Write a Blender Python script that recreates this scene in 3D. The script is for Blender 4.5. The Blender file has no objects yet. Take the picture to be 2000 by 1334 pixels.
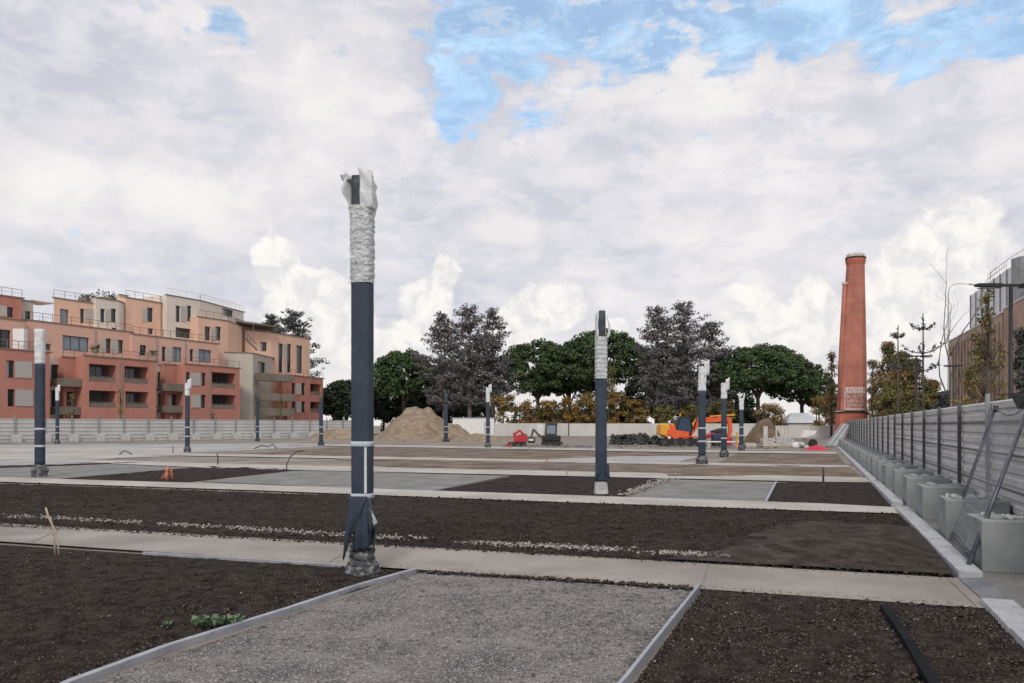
import bpy, math, random
import numpy as np
from mathutils import Vector, Matrix, noise as mnoise
R = math.radians
SC = bpy.context.scene
COL = SC.collection
# ------------------------------------------------------------------ camera
F, CX, HZ, EYE = 1520.0, 1000.0, 831.0, 1.65        # focal length (px of 2000), centre column, horizon row, eye height
cam = bpy.data.cameras.new('camera'); co = bpy.data.objects.new('camera', cam); COL.objects.link(co)
cam.sensor_width = 36; cam.lens = 36 * F / 2000; cam.shift_y = (HZ - 667) / 2000
cam.clip_end = 6000; cam.clip_start = .05
co.location = (0, 0, EYE); co.rotation_euler = (R(90), 0, 0); SC.camera = co
SC.render.resolution_x, SC.render.resolution_y = 1024, 683
SC.view_settings.view_transform = 'Standard'; SC.view_settings.look = 'None'
SC.view_settings.exposure = 0.12; SC.view_settings.gamma = 1
# ------------------------------------------------------------------ sun
SUN_EL, SUN_AZ = 40, -174        # azimuth from +Y towards +X
sl = bpy.data.lights.new('sun', 'SUN'); so = bpy.data.objects.new('sun', sl); COL.objects.link(so)
sl.energy = 1.5; sl.angle = R(14); sl.color = (1, .95, .88)
sd = Vector((math.sin(R(SUN_AZ)) * math.cos(R(SUN_EL)), math.cos(R(SUN_AZ)) * math.cos(R(SUN_EL)), math.sin(R(SUN_EL))))
so.rotation_euler = sd.to_track_quat('Z', 'Y').to_euler(); so.location = (0, 0, 40)
# ------------------------------------------------------------------ sky
def make_world():
    w = bpy.data.worlds.new('World'); SC.world = w; w.use_nodes = True
    nt = w.node_tree; nt.nodes.clear(); N = nt.nodes; L = nt.links
    def nd(t, **k):
        n = N.new(t)
        for a, b in k.items(): setattr(n, a, b)
        return n
    def put(sock, v):
        if hasattr(v, 'links') or hasattr(v, 'is_linked'): L.new(v, sock)
        else: sock.default_value = v
    def M(op, a, b=0.0, c=0.0):
        n = nd('ShaderNodeMath', operation=op); put(n.inputs[0], a)
        if op not in ('SINE', 'ABSOLUTE', 'ARCSINE', 'SQRT', 'EXPONENT'): put(n.inputs[1], b)
        if op in ('MULTIPLY_ADD',): put(n.inputs[2], c)
        return n.outputs[0]
    def ss(v, a, b):
        n = nd('ShaderNodeMapRange', interpolation_type='SMOOTHSTEP'); put(n.inputs[0], v)
        n.inputs[1].default_value = a; n.inputs[2].default_value = b
        return n.outputs[0]
    def comb(x, y, z=0.0):
        n = nd('ShaderNodeCombineXYZ'); put(n.inputs[0], x); put(n.inputs[1], y); put(n.inputs[2], z); return n.outputs[0]
    def nz(vec, scale, detail=6, rough=.55, dist=0.0, w=0.0):
        n = nd('ShaderNodeTexNoise', noise_dimensions='4D'); put(n.inputs['Vector'], vec); n.inputs['W'].default_value = w
        n.inputs['Scale'].default_value = scale; n.inputs['Detail'].default_value = detail
        n.inputs['Roughness'].default_value = rough; n.inputs['Distortion'].default_value = dist
        return n.outputs[0]
    def mixc(f, a, b):
        n = nd('ShaderNodeMix', data_type='RGBA'); put(n.inputs[0], f)
        for s, v in ((n.inputs[6], a), (n.inputs[7], b)):
            if isinstance(v, tuple): s.default_value = v + (1,)
            else: L.new(v, s)
        return n.outputs[2]
    tc = nd('ShaderNodeTexCoord'); sx = nd('ShaderNodeSeparateXYZ'); L.new(tc.outputs['Generated'], sx.inputs[0])
    x, y, z = sx.outputs
    az = M('ARCTAN2', x, y); el = M('ARCSINE', z)
    zz = M('MAXIMUM', M('ADD', z, .16), .05)
    pl = comb(M('DIVIDE', x, zz), M('DIVIDE', y, zz))
    ae = comb(az, el)
    n0 = nz(ae, 9, 7, .6, .3, 2.0)
    wob = M('MULTIPLY', M('SUBTRACT', n0, .5), .16)
    wob2 = M('MULTIPLY', M('SUBTRACT', nz(ae, 14, 8, .62, .2, 7.0), .5), .13)
    def ang(px, py):
        a = math.atan2(px - CX, F); e = math.atan2((HZ - py) * math.cos(a), F)
        return a, e
    def blob(px, py, rx, ry, wob_, soft):       # 1 inside an ellipse in sky angles, ragged edge
        a, e = ang(px, py)
        dx = M('DIVIDE', M('SUBTRACT', az, a), rx / F); dy = M('DIVIDE', M('SUBTRACT', el, e), ry / F)
        d = M('SQRT', M('ADD', M('MULTIPLY', dx, dx), M('MULTIPLY', dy, dy)))
        return ss(M('ADD', M('SUBTRACT', 1.0, d), M('MULTIPLY', wob_, 1.0 / (min(rx, ry) / F) * .5)), 0.0, soft)
    # gaps where blue shows
    gap = None
    for px, py, rx, ry, s in [(970, 50, 270, 170, 1.0), (925, 180, 110, 130, 1.0), (1180, 40, 330, 80, .9), (1500, 40, 520, 115, .9), (1250, 110, 360, 75, .7), (1850, 70, 260, 90, .8), (900, 215, 110, 90, .8), (1830, 40, 240, 75, .7),
                              (425, 55, 120, 60, .85), (645, 95, 70, 45, .6), (340, 10, 90, 40, .6), (1000, 240, 240, 60, .55), (1180, 150, 300, 60, .5), (1200, -100, 700, 120, .9)]:
        b = M('MULTIPLY', blob(px, py, rx, ry, wob, .75), s)
        gap = b if gap is None else M('MAXIMUM', gap, b)
    hi = nz(pl, 2.6, 9, .6, .25, 1.0)
    hi2 = nz(ae, 17, 8, .6, .4, 3.0)
    dn = M('ADD', M('MULTIPLY', M('SUBTRACT', M('ADD', M('MULTIPLY', hi, .5), M('MULTIPLY', hi2, .5)), .5), 1.7), .5)
    aes = comb(az, M('MULTIPLY', el, 2.3))
    hi3 = nz(aes, 24, 9, .62, .5, 8.0)
    dn = M('ADD', dn, M('MULTIPLY', M('SUBTRACT', hi3, .5), 1.25))
    dens = ss(M('SUBTRACT', M('ADD', dn, .36), M('MULTIPLY', gap, .57)), .14, .70)
    # shading of the high cloud sheet
    sh = M('ADD', M('MULTIPLY', nz(ae, 6.5, 7, .55, .3, 11.0), .6), M('MULTIPLY', nz(pl, 1.7, 8, .6, .2, 5.0), .4))
    shade = M('ADD', M('MULTIPLY', ss(sh, .41, .60), .6), M('MULTIPLY', ss(nz(aes, 13, 9, .62, .5, 44.0), .42, .60), .4))
    edge = ss(dens, .35, .9)
    grey = mixc(ss(el, .0, .45), (.60, .615, .69), (.57, .58, .66))
    ccol = mixc(shade, grey, (.85, .825, .84))
    ccol = mixc(M('MULTIPLY', M('SUBTRACT', 1.0, edge), .95), ccol, (.66, .93, 1.18))
    # brighter patches in the sheet
    glow = None
    for px, py, rx, ry, s in [(90, 360, 160, 100, .9), (360, 390, 180, 90, .9), (640, 170, 230, 210, .45), (600, 350, 120, 70, .5), (180, 270, 180, 90, .35), (1330, 180, 420, 70, .45),
                              (980, 450, 160, 50, .6), (1350, 450, 130, 40, .5), (1250, 320, 220, 60, .25), (560, 60, 230, 90, .35), (1950, 280, 120, 80, .5)]:
        b = M('MULTIPLY', blob(px, py, rx, ry, wob2, .9), s)
        glow = b if glow is None else M('MAXIMUM', glow, b)
    ccol = mixc(glow, ccol, (.93, .89, .86))
    # low cumulus heaps
    puf = nz(ae, 34, 6, .6, .6, 21.0)
    heapc = mixc(ss(puf, .36, .62), (.76, .745, .75), (.97, .94, .90))
    heap = None
    for px, py, rx, ry in [(545, 520, 48, 62), (610, 570, 75, 62), (650, 640, 90, 70), (560, 610, 60, 60), (830, 590, 60, 55), (868, 530, 28, 32), (1065, 600, 88, 62), (1020, 640, 80, 50),
                           (820, 650, 60, 40), (730, 680, 110, 45), (1440, 610, 75, 55), (1500, 650, 80, 60), (1560, 660, 110, 50), (1600, 600, 55, 60), (1740, 570, 95, 60), (1860, 470, 92, 80),
                           (1905, 425, 55, 42), (1800, 500, 60, 50), (1780, 640, 130, 70), (1700, 650, 90, 70), (1930, 540, 90, 60), (1250, 640, 90, 28), (230, 640, 130, 30)]:
        b = blob(px, py, rx, ry, wob2, .24)
        heap = b if heap is None else M('MAXIMUM', heap, b)
    body = M('MULTIPLY', ss(nz(ae, 5.5, 3, .5, .0, 31.0), .28, .5), .95)
    ccol = mixc(M('MULTIPLY', heap, body), ccol, heapc)
    ccol = mixc(ss(el, .14, .0), ccol, (.83, .80, .78))
    dens = M('MAXIMUM', dens, M('ADD', .30, M('MULTIPLY', ss(nz(aes, 9, 8, .65, .8, 61.0), .40, .68), .48)))
    dens = M('MAXIMUM', dens, heap)
    dens = M('MAXIMUM', dens, ss(el, .22, .1))
    sky = nd('ShaderNodeTexSky', sky_type='NISHITA', sun_disc=False, sun_elevation=R(SUN_EL), sun_rotation=R(SUN_AZ), air_density=1.0, dust_density=.8, ozone_density=1.1)
    b1 = nd('ShaderNodeBackground'); L.new(sky.outputs[0], b1.inputs[0]); b1.inputs[1].default_value = .15
    b2 = nd('ShaderNodeBackground'); L.new(ccol, b2.inputs[0]); b2.inputs[1].default_value = .96
    mx = nd('ShaderNodeMixShader'); L.new(dens, mx.inputs[0]); L.new(b1.outputs[0], mx.inputs[1]); L.new(b2.outputs[0], mx.inputs[2])
    o = nd('ShaderNodeOutputWorld'); L.new(mx.outputs[0], o.inputs[0])
make_world()
# ------------------------------------------------------------------ helpers
def P(px, py):                       # a point of the ground seen at a pixel
    Y = F * EYE / (py - HZ); return ((px - CX) / F * Y, Y)
def G(px, Y): return ((px - CX) / F * Y, Y)
def Zat(py, Y): return EYE + (HZ - py) * Y / F
TH = math.atan(593 / F)              # heading of the right-hand fence
FD = Vector((math.sin(TH), math.cos(TH), 0)); FN = Vector((math.cos(TH), -math.sin(TH), 0))
def FP(s, t, z=0.0):                 # s along the right fence, t to its right
    v = FD * s + FN * t; return (v.x, v.y, z)
def tag(o, label=None, cat=None, group=None, kind=None):
    if label: o['label'] = label
    if cat: o['category'] = cat
    if group: o['group'] = group
    if kind: o['kind'] = kind
    return o
def empty(name, loc, rz=0, label=None, cat=None, group=None):
    o = bpy.data.objects.new(name, None); COL.objects.link(o); o.location = loc; o.rotation_euler = (0, 0, rz)
    o.empty_display_size = .3
    return tag(o, label, cat, group)
def copy_tree(o, parent=None):
    c = o.copy(); COL.objects.link(c); c.parent = parent
    for ch in list(o.children): copy_tree(ch, c)
    return c
def hsh(ix, iy, iz):
    h = (ix * 374761393 + iy * 668265263 + iz * 2147483647 * 31) & 0xffffffff
    h = ((h ^ (h >> 13)) * 1274126177) & 0xffffffff
    return ((h ^ (h >> 16)) & 0xffff) / 65535.0
def vn(p, s):                        # value noise on an (n,3) array
    p = np.asarray(p, float) * s; i = np.floor(p).astype(np.int64); f = p - i; f = f * f * (3 - 2 * f); r = 0
    for a in (0, 1):
        for b in (0, 1):
            for c in (0, 1):
                w = (f[:, 0] if a else 1 - f[:, 0]) * (f[:, 1] if b else 1 - f[:, 1]) * (f[:, 2] if c else 1 - f[:, 2])
                r = r + w * hsh(i[:, 0] + a, i[:, 1] + b, i[:, 2] + c)
    return r
def fbm(p, s, o=4):
    r = 0; a = .5
    for k in range(o): r = r + a * (vn(p, s) - .5); s *= 2.03; a *= .55
    return r
def obj_np(name, V, Fc, mats, parent=None, fm=None, smooth=False):
    me = bpy.data.meshes.new(name); V = np.asarray(V, np.float32)
    if isinstance(Fc, np.ndarray):
        n, k = Fc.shape
        me.vertices.add(len(V)); me.vertices.foreach_set('co', V.ravel())
        me.loops.add(n * k); me.loops.foreach_set('vertex_index', Fc.astype(np.int32).ravel())
        me.polygons.add(n); me.polygons.foreach_set('loop_start', np.arange(0, n * k, k, dtype=np.int32))
        me.polygons.foreach_set('loop_total', np.full(n, k, np.int32))
        me.update(calc_edges=True)
    else:
        me.from_pydata([tuple(map(float, v)) for v in V], [], Fc); me.update()
    for m in (mats if isinstance(mats, (list, tuple)) else [mats]): me.materials.append(m)
    if fm is not None: me.polygons.foreach_set('material_index', np.asarray(fm, np.int32))
    if smooth: me.polygons.foreach_set('use_smooth', np.ones(len(me.polygons), bool))
    me.update()
    o = bpy.data.objects.new(name, me); COL.objects.link(o)
    if parent: o.parent = parent
    return o
class MB:
    def __init__(s): s.v = []; s.f = []; s.m = []
    def add(s, vs, fs, m=0):
        b = len(s.v); s.v += [tuple(v) for v in vs]; s.f += [tuple(b + i for i in f) for f in fs]; s.m += [m] * len(fs); return s
    def box(s, x0, x1, y0, y1, z0, z1, m=0, T=None):
        vs = [(x, y, z) for x in (x0, x1) for y in (y0, y1) for z in (z0, z1)]
        if T: vs = [T @ Vector(v) for v in vs]
        return s.add(vs, [(0, 1, 3, 2), (4, 6, 7, 5), (0, 4, 5, 1), (2, 3, 7, 6), (0, 2, 6, 4), (1, 5, 7, 3)], m)
    def bar(s, a, b, w, h=None, m=0):            # square-section bar between points
        return s.tube([a, b], [w * .7071, w * .7071], 4, m)
    def tube(s, pts, rad, n=8, m=0, caps=True, ph=None):
        pts = [Vector(p) for p in pts]; rings = []; b = len(s.v); ph = math.pi / n if ph is None else ph
        up = Vector((0, 0, 1))
        for i, p in enumerate(pts):
            d = (pts[min(i + 1, len(pts) - 1)] - pts[max(i - 1, 0)])
            if d.length < 1e-6: d = up
            d.normalize(); a = d.cross(Vector((0, 1, 0)) if abs(d.z) > .9 else up).normalized(); c = d.cross(a)
            r = rad[i] if isinstance(rad, (list, tuple)) else rad
            for k in range(n):
                t = 2 * math.pi * k / n + ph; s.v.append(tuple(p + (a * math.cos(t) + c * math.sin(t)) * r))
        for i in range(len(pts) - 1):
            for k in range(n):
                q = (k + 1) % n; s.f.append((b + i * n + k, b + i * n + q, b + (i + 1) * n + q, b + (i + 1) * n + k)); s.m.append(m)
        if caps:
            s.f.append(tuple(b + k for k in range(n))[::-1]); s.m.append(m)
            s.f.append(tuple(b + (len(pts) - 1) * n + k for k in range(n))); s.m.append(m)
        return s
    def prism(s, poly, z0, z1, m=0, T=None):     # poly in xy extruded in z
        n = len(poly); vs = [(p[0], p[1], z0) for p in poly] + [(p[0], p[1], z1) for p in poly]
        if T: vs = [T @ Vector(v) for v in vs]
        return s.add(vs, [tuple(range(n))[::-1], tuple(range(n, 2 * n))] + [(i, (i + 1) % n, n + (i + 1) % n, n + i) for i in range(n)], m)
    def side(s, poly, y0, y1, m=0, T=None):      # poly in xz extruded in y
        n = len(poly); vs = [(p[0], y0, p[1]) for p in poly] + [(p[0], y1, p[1]) for p in poly]
        if T: vs = [T @ Vector(v) for v in vs]
        return s.add(vs, [tuple(range(n)), tuple(range(n, 2 * n))[::-1]] + [(i, n + i, n + (i + 1) % n, (i + 1) % n) for i in range(n)], m)
    def build(s, name, mats, parent=None, world=False, bevel=0, smooth=False, fix=True):
        V = s.v
        if world and parent:
            l = parent.location; V = [(v[0] - l.x, v[1] - l.y, v[2] - l.z) for v in V]
        o = obj_np(name, V, s.f, mats, parent, s.m, smooth)
        if fix:
            import bmesh
            bm = bmesh.new(); bm.from_mesh(o.data); bmesh.ops.recalc_face_normals(bm, faces=bm.faces); bm.to_mesh(o.data); bm.free()
        if bevel:
            md = o.modifiers.new('bevel', 'BEVEL'); md.width = bevel; md.segments = 2; md.limit_method = 'ANGLE'
        return o
# ------------------------------------------------------------------ materials
def mat(name, c1, c2=None, scale=6, rough=.85, bump=0, bscale=None, c3=None, s3=30, spec=.3, metal=0, detail=6, t=(.38, .62), t3=(.55, .7), stretch=None, f3=1.0):
    m = bpy.data.materials.new(name); m.use_nodes = True; nt = m.node_tree; N = nt.nodes; L = nt.links
    bs = N['Principled BSDF']; bs.inputs['Roughness'].default_value = rough; bs.inputs['Metallic'].default_value = metal
    bs.inputs['Specular IOR Level'].default_value = spec
    if c2 is None: c2 = tuple(min(1, c * 1.25) for c in c1)
    tc = N.new('ShaderNodeTexCoord'); src = tc.outputs['Object']
    if stretch:
        mp = N.new('ShaderNodeMapping'); mp.inputs['Scale'].default_value = stretch; L.new(src, mp.inputs[0]); src = mp.outputs[0]
    def noise(sc, det):
        n = N.new('ShaderNodeTexNoise'); n.inputs['Scale'].default_value = sc; n.inputs['Detail'].default_value = det
        n.inputs['Roughness'].default_value = .6; L.new(src, n.inputs['Vector']); return n.outputs[0]
    def mr(v, a, b):
        n = N.new('ShaderNodeMapRange'); n.inputs[1].default_value = a; n.inputs[2].default_value = b; L.new(v, n.inputs[0]); return n.outputs[0]
    mx = N.new('ShaderNodeMix'); mx.data_type = 'RGBA'; L.new(mr(noise(scale, detail), *t), mx.inputs[0])
    mx.inputs[6].default_value = c1 + (1,); mx.inputs[7].default_value = c2 + (1,); out = mx.outputs[2]
    if c3:
        m3 = N.new('ShaderNodeMix'); m3.data_type = 'RGBA'
        fr = mr(noise(s3, 4), *t3)
        if f3 != 1.0:
            mu = N.new('ShaderNodeMath'); mu.operation = 'MULTIPLY'; mu.inputs[1].default_value = f3; L.new(fr, mu.inputs[0]); fr = mu.outputs[0]
        L.new(fr, m3.inputs[0]); L.new(out, m3.inputs[6]); m3.inputs[7].default_value = c3 + (1,); out = m3.outputs[2]
    L.new(out, bs.inputs['Base Color'])
    if bump:
        b = N.new('ShaderNodeBump'); b.inputs['Strength'].default_value = 1; b.inputs['Distance'].default_value = bump
        L.new(noise(bscale or scale * 4, 8), b.inputs['Height']); L.new(b.outputs[0], bs.inputs['Normal'])
    return m
def brick_mat(name, c1, c2, mortar, w=.22, h=.07):
    m = bpy.data.materials.new(name); m.use_nodes = True; nt = m.node_tree; N = nt.nodes; L = nt.links
    bs = N['Principled BSDF']; bs.inputs['Roughness'].default_value = .9
    tc = N.new('ShaderNodeTexCoord'); sx = N.new('ShaderNodeSeparateXYZ'); L.new(tc.outputs['Object'], sx.inputs[0])
    a = N.new('ShaderNodeMath'); a.operation = 'ADD'; L.new(sx.outputs[0], a.inputs[0]); L.new(sx.outputs[1], a.inputs[1])
    c = N.new('ShaderNodeCombineXYZ'); L.new(a.outputs[0], c.inputs[0]); L.new(sx.outputs[2], c.inputs[1])
    b = N.new('ShaderNodeTexBrick'); L.new(c.outputs[0], b.inputs[0]); b.inputs['Scale'].default_value = 1
    b.inputs['Brick Width'].default_value = w; b.inputs['Row Height'].default_value = h; b.inputs['Mortar Size'].default_value = .012
    b.inputs['Color1'].default_value = c1 + (1,); b.inputs['Color2'].default_value = c2 + (1,); b.inputs['Mortar'].default_value = mortar + (1,)
    n = N.new('ShaderNodeTexNoise'); n.inputs['Scale'].default_value = .5; n.inputs['Detail'].default_value = 7; L.new(tc.outputs['Object'], n.inputs[0])
    mr = N.new('ShaderNodeMapRange'); mr.inputs[1].default_value = .35; mr.inputs[2].default_value = .65; mr.inputs[3].default_value = .78; mr.inputs[4].default_value = 1.15; L.new(n.outputs[0], mr.inputs[0])
    mx = N.new('ShaderNodeMix'); mx.data_type = 'RGBA'; mx.blend_type = 'MULTIPLY'; mx.inputs[0].default_value = 1; L.new(b.outputs[0], mx.inputs[6]); L.new(mr.outputs[0], mx.inputs[7])
    L.new(mx.outputs[2], bs.inputs['Base Color'])
    return m
def glass_mat(name, c, rough=.08):
    m = bpy.data.materials.new(name); m.use_nodes = True; bs = m.node_tree.nodes['Principled BSDF']
    bs.inputs['Base Color'].default_value = c + (1,); bs.inputs['Roughness'].default_value = rough; bs.inputs['Specular IOR Level'].default_value = .6
    return m
M = dict(
    ground=mat('ground', (.20, .17, .14), (.29, .26, .225), .35, bump=.02, bscale=6, c3=(.13, .11, .09), s3=1.3),
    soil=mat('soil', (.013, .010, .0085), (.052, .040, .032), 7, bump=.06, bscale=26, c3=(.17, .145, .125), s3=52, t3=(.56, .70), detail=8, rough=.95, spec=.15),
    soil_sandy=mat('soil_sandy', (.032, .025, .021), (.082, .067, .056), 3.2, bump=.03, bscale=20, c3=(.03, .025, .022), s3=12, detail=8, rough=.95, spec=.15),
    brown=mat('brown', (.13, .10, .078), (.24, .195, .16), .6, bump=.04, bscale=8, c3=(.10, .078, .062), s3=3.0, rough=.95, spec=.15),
    clod=mat('clod', (.010, .008, .007), (.115, .093, .078), 31, rough=.95, spec=.1, bump=.01, bscale=60),
    gravel=mat('gravel', (.11, .105, .104), (.235, .215, .20), 1.6, bump=.016, bscale=110, c3=(.46, .44, .41), s3=62, t3=(.50, .64), detail=8, rough=.95, spec=.2),
    gravel_dust=mat('gravel_dust', (.18, .175, .168), (.26, .25, .24), 1.2, bump=.01, bscale=30, c3=(.13, .125, .12), s3=22, rough=.95),
    pebble=mat('pebble', (.085, .08, .077), (.34, .325, .31), 23, rough=.9, detail=2),
    pebble_white=mat('pebble_white', (.13, .115, .10), (.46, .43, .39), 21, rough=.9, detail=2),
    path=mat('path', (.265, .238, .21), (.39, .352, .31), .7, bump=.006, bscale=120, c3=(.21, .185, .165), s3=60, t3=(.47, .72), detail=9, f3=.75),
    path_pale=mat('path_pale', (.36, .335, .30), (.49, .46, .42), .5, bump=.004, bscale=60, c3=(.34, .315, .28), s3=5, f3=.5),
    slab=mat('slab', (.30, .30, .295), (.42, .41, .395), .3, bump=.004, bscale=30, c3=(.25, .245, .24), s3=1.5),
    kerb=mat('kerb', (.37, .38, .40), (.47, .48, .50), 5, bump=.004, bscale=60, c3=(.27, .275, .29), s3=18),
    wet=mat('wet', (.14, .145, .16), (.22, .22, .235), 3, rough=.6, bump=.004, bscale=60),
    concrete=mat('concrete', (.235, .25, .25), (.33, .345, .345), 2.5, bump=.006, bscale=40, c3=(.16, .172, .172), s3=5, f3=.7, t3=(.48, .7)),
    concrete_pale=mat('concrete_pale', (.42, .42, .41), (.54, .53, .51), 3, bump=.004, bscale=30),
    steel=mat('steel', (.33, .345, .385), (.43, .445, .48), 3, rough=.5, metal=.3, c3=(.27, .27, .28), s3=14),
    galv=mat('galv', (.46, .46, .455), (.58, .58, .57), 1.2, rough=.55, metal=.1, stretch=(1, 1, 5), c3=(.36, .355, .35), s3=8, f3=.7),
    hoard=mat('hoard', (.43, .43, .42), (.50, .50, .485), .5, rough=.65, c3=(.37, .37, .36), s3=3, f3=.6),
    hoard_pale=mat('hoard_pale', (.52, .51, .48), (.60, .59, .56), .5, rough=.7),
    post_dark=mat('post_dark', (.065, .068, .078), (.11, .115, .125), 8, rough=.6),
    tube_dark=mat('tube_dark', (.075, .08, .10), (.13, .14, .165), 5, rough=.4, metal=.4),
    post_grey=mat('post_grey', (.26, .27, .275), (.36, .37, .37), 3, rough=.5, metal=.3),
    wrap=mat('wrap', (.028, .040, .062), (.050, .066, .092), 1.6, rough=.7, bump=.012, bscale=7, c3=(.022, .032, .05), s3=40),
    silver=mat('silver', (.40, .42, .435), (.62, .635, .64), 9, rough=.28, bump=.010, bscale=30, spec=.5, c3=(.22, .235, .245), s3=36, t3=(.55, .66)),
    silver_pale=mat('silver_pale', (.55, .565, .58), (.74, .75, .76), 8, rough=.45, bump=.006, bscale=25, spec=.5),
    tape=mat('tape', (.42, .47, .52), (.52, .57, .62), 12, rough=.4),
    foil=mat('foil', (.03, .03, .034), (.27, .27, .275), 13, rough=.45, bump=.02, bscale=22, spec=.5, t=(.48, .66)),
    core=mat('core', (.035, .045, .055), (.06, .07, .08), 9, rough=.5),
    red=mat('red_render', (.45, .20, .155), (.51, .235, .18), .4, rough=.9, c3=(.39, .165, .125), s3=2.5, f3=.8, stretch=(1, 1, .25)),
    peach=mat('peach_render', (.70, .46, .34), (.76, .51, .385), .4, rough=.9, c3=(.62, .40, .30), s3=2.5, f3=.8, stretch=(1, 1, .25)),
    peach_pink=mat('pink_render', (.61, .385, .30), (.67, .43, .34), .4, rough=.9),
    beige=mat('beige_render', (.47, .425, .36), (.53, .48, .41), .4, rough=.9),
    beige_pale=mat('pale_render', (.64, .58, .50), (.71, .65, .57), .4, rough=.9),
    taupe=mat('taupe', (.175, .15, .12), (.22, .19, .155), .6, rough=.8),
    shutter=mat('shutter', (.40, .385, .35), (.47, .455, .42), 2, rough=.7, stretch=(1, 1, 12)),
    glass=glass_mat('glass', (.025, .032, .04)), glass_cool=glass_mat('glass_cool', (.20, .26, .31), .15),
    frame=mat('frame', (.05, .05, .052), (.07, .07, .07), 4, rough=.5),
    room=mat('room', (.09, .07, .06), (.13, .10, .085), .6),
    white=mat('white', (.72, .71, .69), (.8, .79, .77), 2, rough=.6),
    chim=brick_mat('chimney_brick', (.50, .17, .12), (.40, .125, .09), (.42, .2, .15)),
    chim_low=brick_mat('plinth_brick', (.56, .15, .09), (.45, .12, .075), (.42, .17, .11)),
    stone=mat('stone', (.50, .47, .42), (.6, .57, .52), 2),
    darkline=mat('dark_iron', (.035, .025, .022), (.06, .045, .04), 3),
    bricks2=brick_mat('brown_brick', (.48, .34, .27), (.40, .28, .22), (.46, .38, .32)),
    bricks3=brick_mat('rust_brick', (.50, .30, .22), (.42, .25, .19), (.46, .34, .28)),
    zinc=mat('zinc', (.60, .63, .66), (.72, .74, .77), 1, rough=.4),
    black=mat('black_paint', (.018, .018, .020), (.03, .03, .033), 3, rough=.45),
    rubber=mat('rubber', (.025, .024, .023), (.05, .046, .042), 6, rough=.85),
    orange=mat('orange_paint', (.70, .10, .028), (.78, .13, .035), 2, rough=.42, spec=.5, c3=(.45, .10, .05), s3=5, t3=(.62, .8)),
    yellow=mat('yellow_paint', (.66, .33, .04), (.74, .39, .06), 2, rough=.5),
    redp=mat('red_paint', (.42, .03, .035), (.52, .045, .05), 3, rough=.45, c3=(.25, .05, .045), s3=7),
    pinkred=mat('red_plastic', (.55, .02, .05), (.66, .035, .07), 3, rough=.5),
    blue=mat('blue_paint', (.03, .05, .09), (.045, .07, .12), 3, rough=.5),
    bark=mat('bark', (.07, .055, .045), (.13, .105, .088), 3, bump=.03, bscale=12, stretch=(1, 1, .3)),
    bark_grey=mat('bark_grey', (.12, .105, .10), (.19, .17, .16), 3, bump=.02, bscale=12, stretch=(1, 1, .3)),
    bark_pale=mat('bark_pale', (.24, .21, .18), (.33, .30, .26), 3, stretch=(1, 1, .3)),
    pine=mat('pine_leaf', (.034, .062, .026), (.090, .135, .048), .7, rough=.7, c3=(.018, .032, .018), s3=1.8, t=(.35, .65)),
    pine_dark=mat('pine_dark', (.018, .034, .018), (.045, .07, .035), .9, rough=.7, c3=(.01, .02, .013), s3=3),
    cedar=mat('cedar_leaf', (.10, .09, .094), (.24, .21, .215), 1.0, rough=.8, c3=(.07, .09, .085), s3=.45, t=(.36, .64), t3=(.5, .66)),
    cedar_green=mat('cedar_green', (.04, .052, .046), (.10, .105, .10), 1.0, rough=.8),
    autumn=mat('autumn_leaf', (.20, .115, .03), (.34, .21, .06), .7, rough=.8, c3=(.075, .08, .028), s3=.5, t3=(.45, .6)),
    rust=mat('rust_leaf', (.24, .14, .07), (.36, .22, .10), .7, rough=.8, c3=(.08, .095, .04), s3=.6, t3=(.42, .6)),
    olive=mat('olive_leaf', (.10, .10, .035), (.21, .19, .065), .8, rough=.8, c3=(.17, .10, .05), s3=.6, t3=(.5, .65)),
    plant=mat('plant_leaf', (.08, .14, .07), (.26, .34, .22), 12, rough=.6),
    dirt=mat('dirt', (.215, .158, .108), (.335, .262, .19), .8, bump=.06, bscale=5, c3=(.16, .115, .08), s3=2.2, stretch=(1.6, 1.6, .5)),
    rubble=mat('rubble', (.03, .03, .028), (.075, .075, .07), 2, bump=.04, bscale=8),
    bamboo=mat('bamboo', (.42, .34, .25), (.52, .43, .33), 14, rough=.6),
    hose=mat('hose', (.045, .04, .036), (.08, .07, .06), 8, rough=.6),
    hose_blue=mat('hose_tan', (.30, .17, .12), (.4, .24, .18), 9, rough=.6),
    cone=mat('orange_plastic', (.50, .17, .09), (.60, .22, .12), 6, rough=.6),
    pipe=mat('pipe', (.007, .008, .010), (.013, .014, .017), 6, rough=.8, spec=.1),
)
# ------------------------------------------------------------------ ground and beds
def struct(o, label=None): o['kind'] = 'structure'; return o
g = MB().add([(-2500, -60, 0), (2500, -60, 0), (2500, 4500, 0), (-2500, 4500, 0)], [(0, 1, 2, 3)]).build('ground', M['ground']); struct(g)
def sheet(name, pts, z, m, world=False, th=.0):
    v = [((p if world else P(*p)) + (z,))[:3] if False else (*(p if world else P(*p)), z) for p in pts]
    mb = MB(); n = len(v)
    mb.add(v + [(a, b, z - max(th, .003)) for a, b, c in v], [tuple(range(n))] + [(i, (i + 1) % n, n + (i + 1) % n, n + i) for i in range(n)])
    return struct(mb.build(name, m))
def edgeline_(pts, n, jit, seed):
    r = np.random.default_rng(seed); a = np.array([P(*q) for q in pts]); t = np.sort(r.uniform(0, len(a) - 1.001, n)); i = t.astype(int); f = (t - i)[:, None]
    xy = a[i] * (1 - f) + a[i + 1] * f + r.normal(0, jit, (n, 2)); return np.concatenate([xy, np.full((n, 1), .05)], 1)
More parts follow.
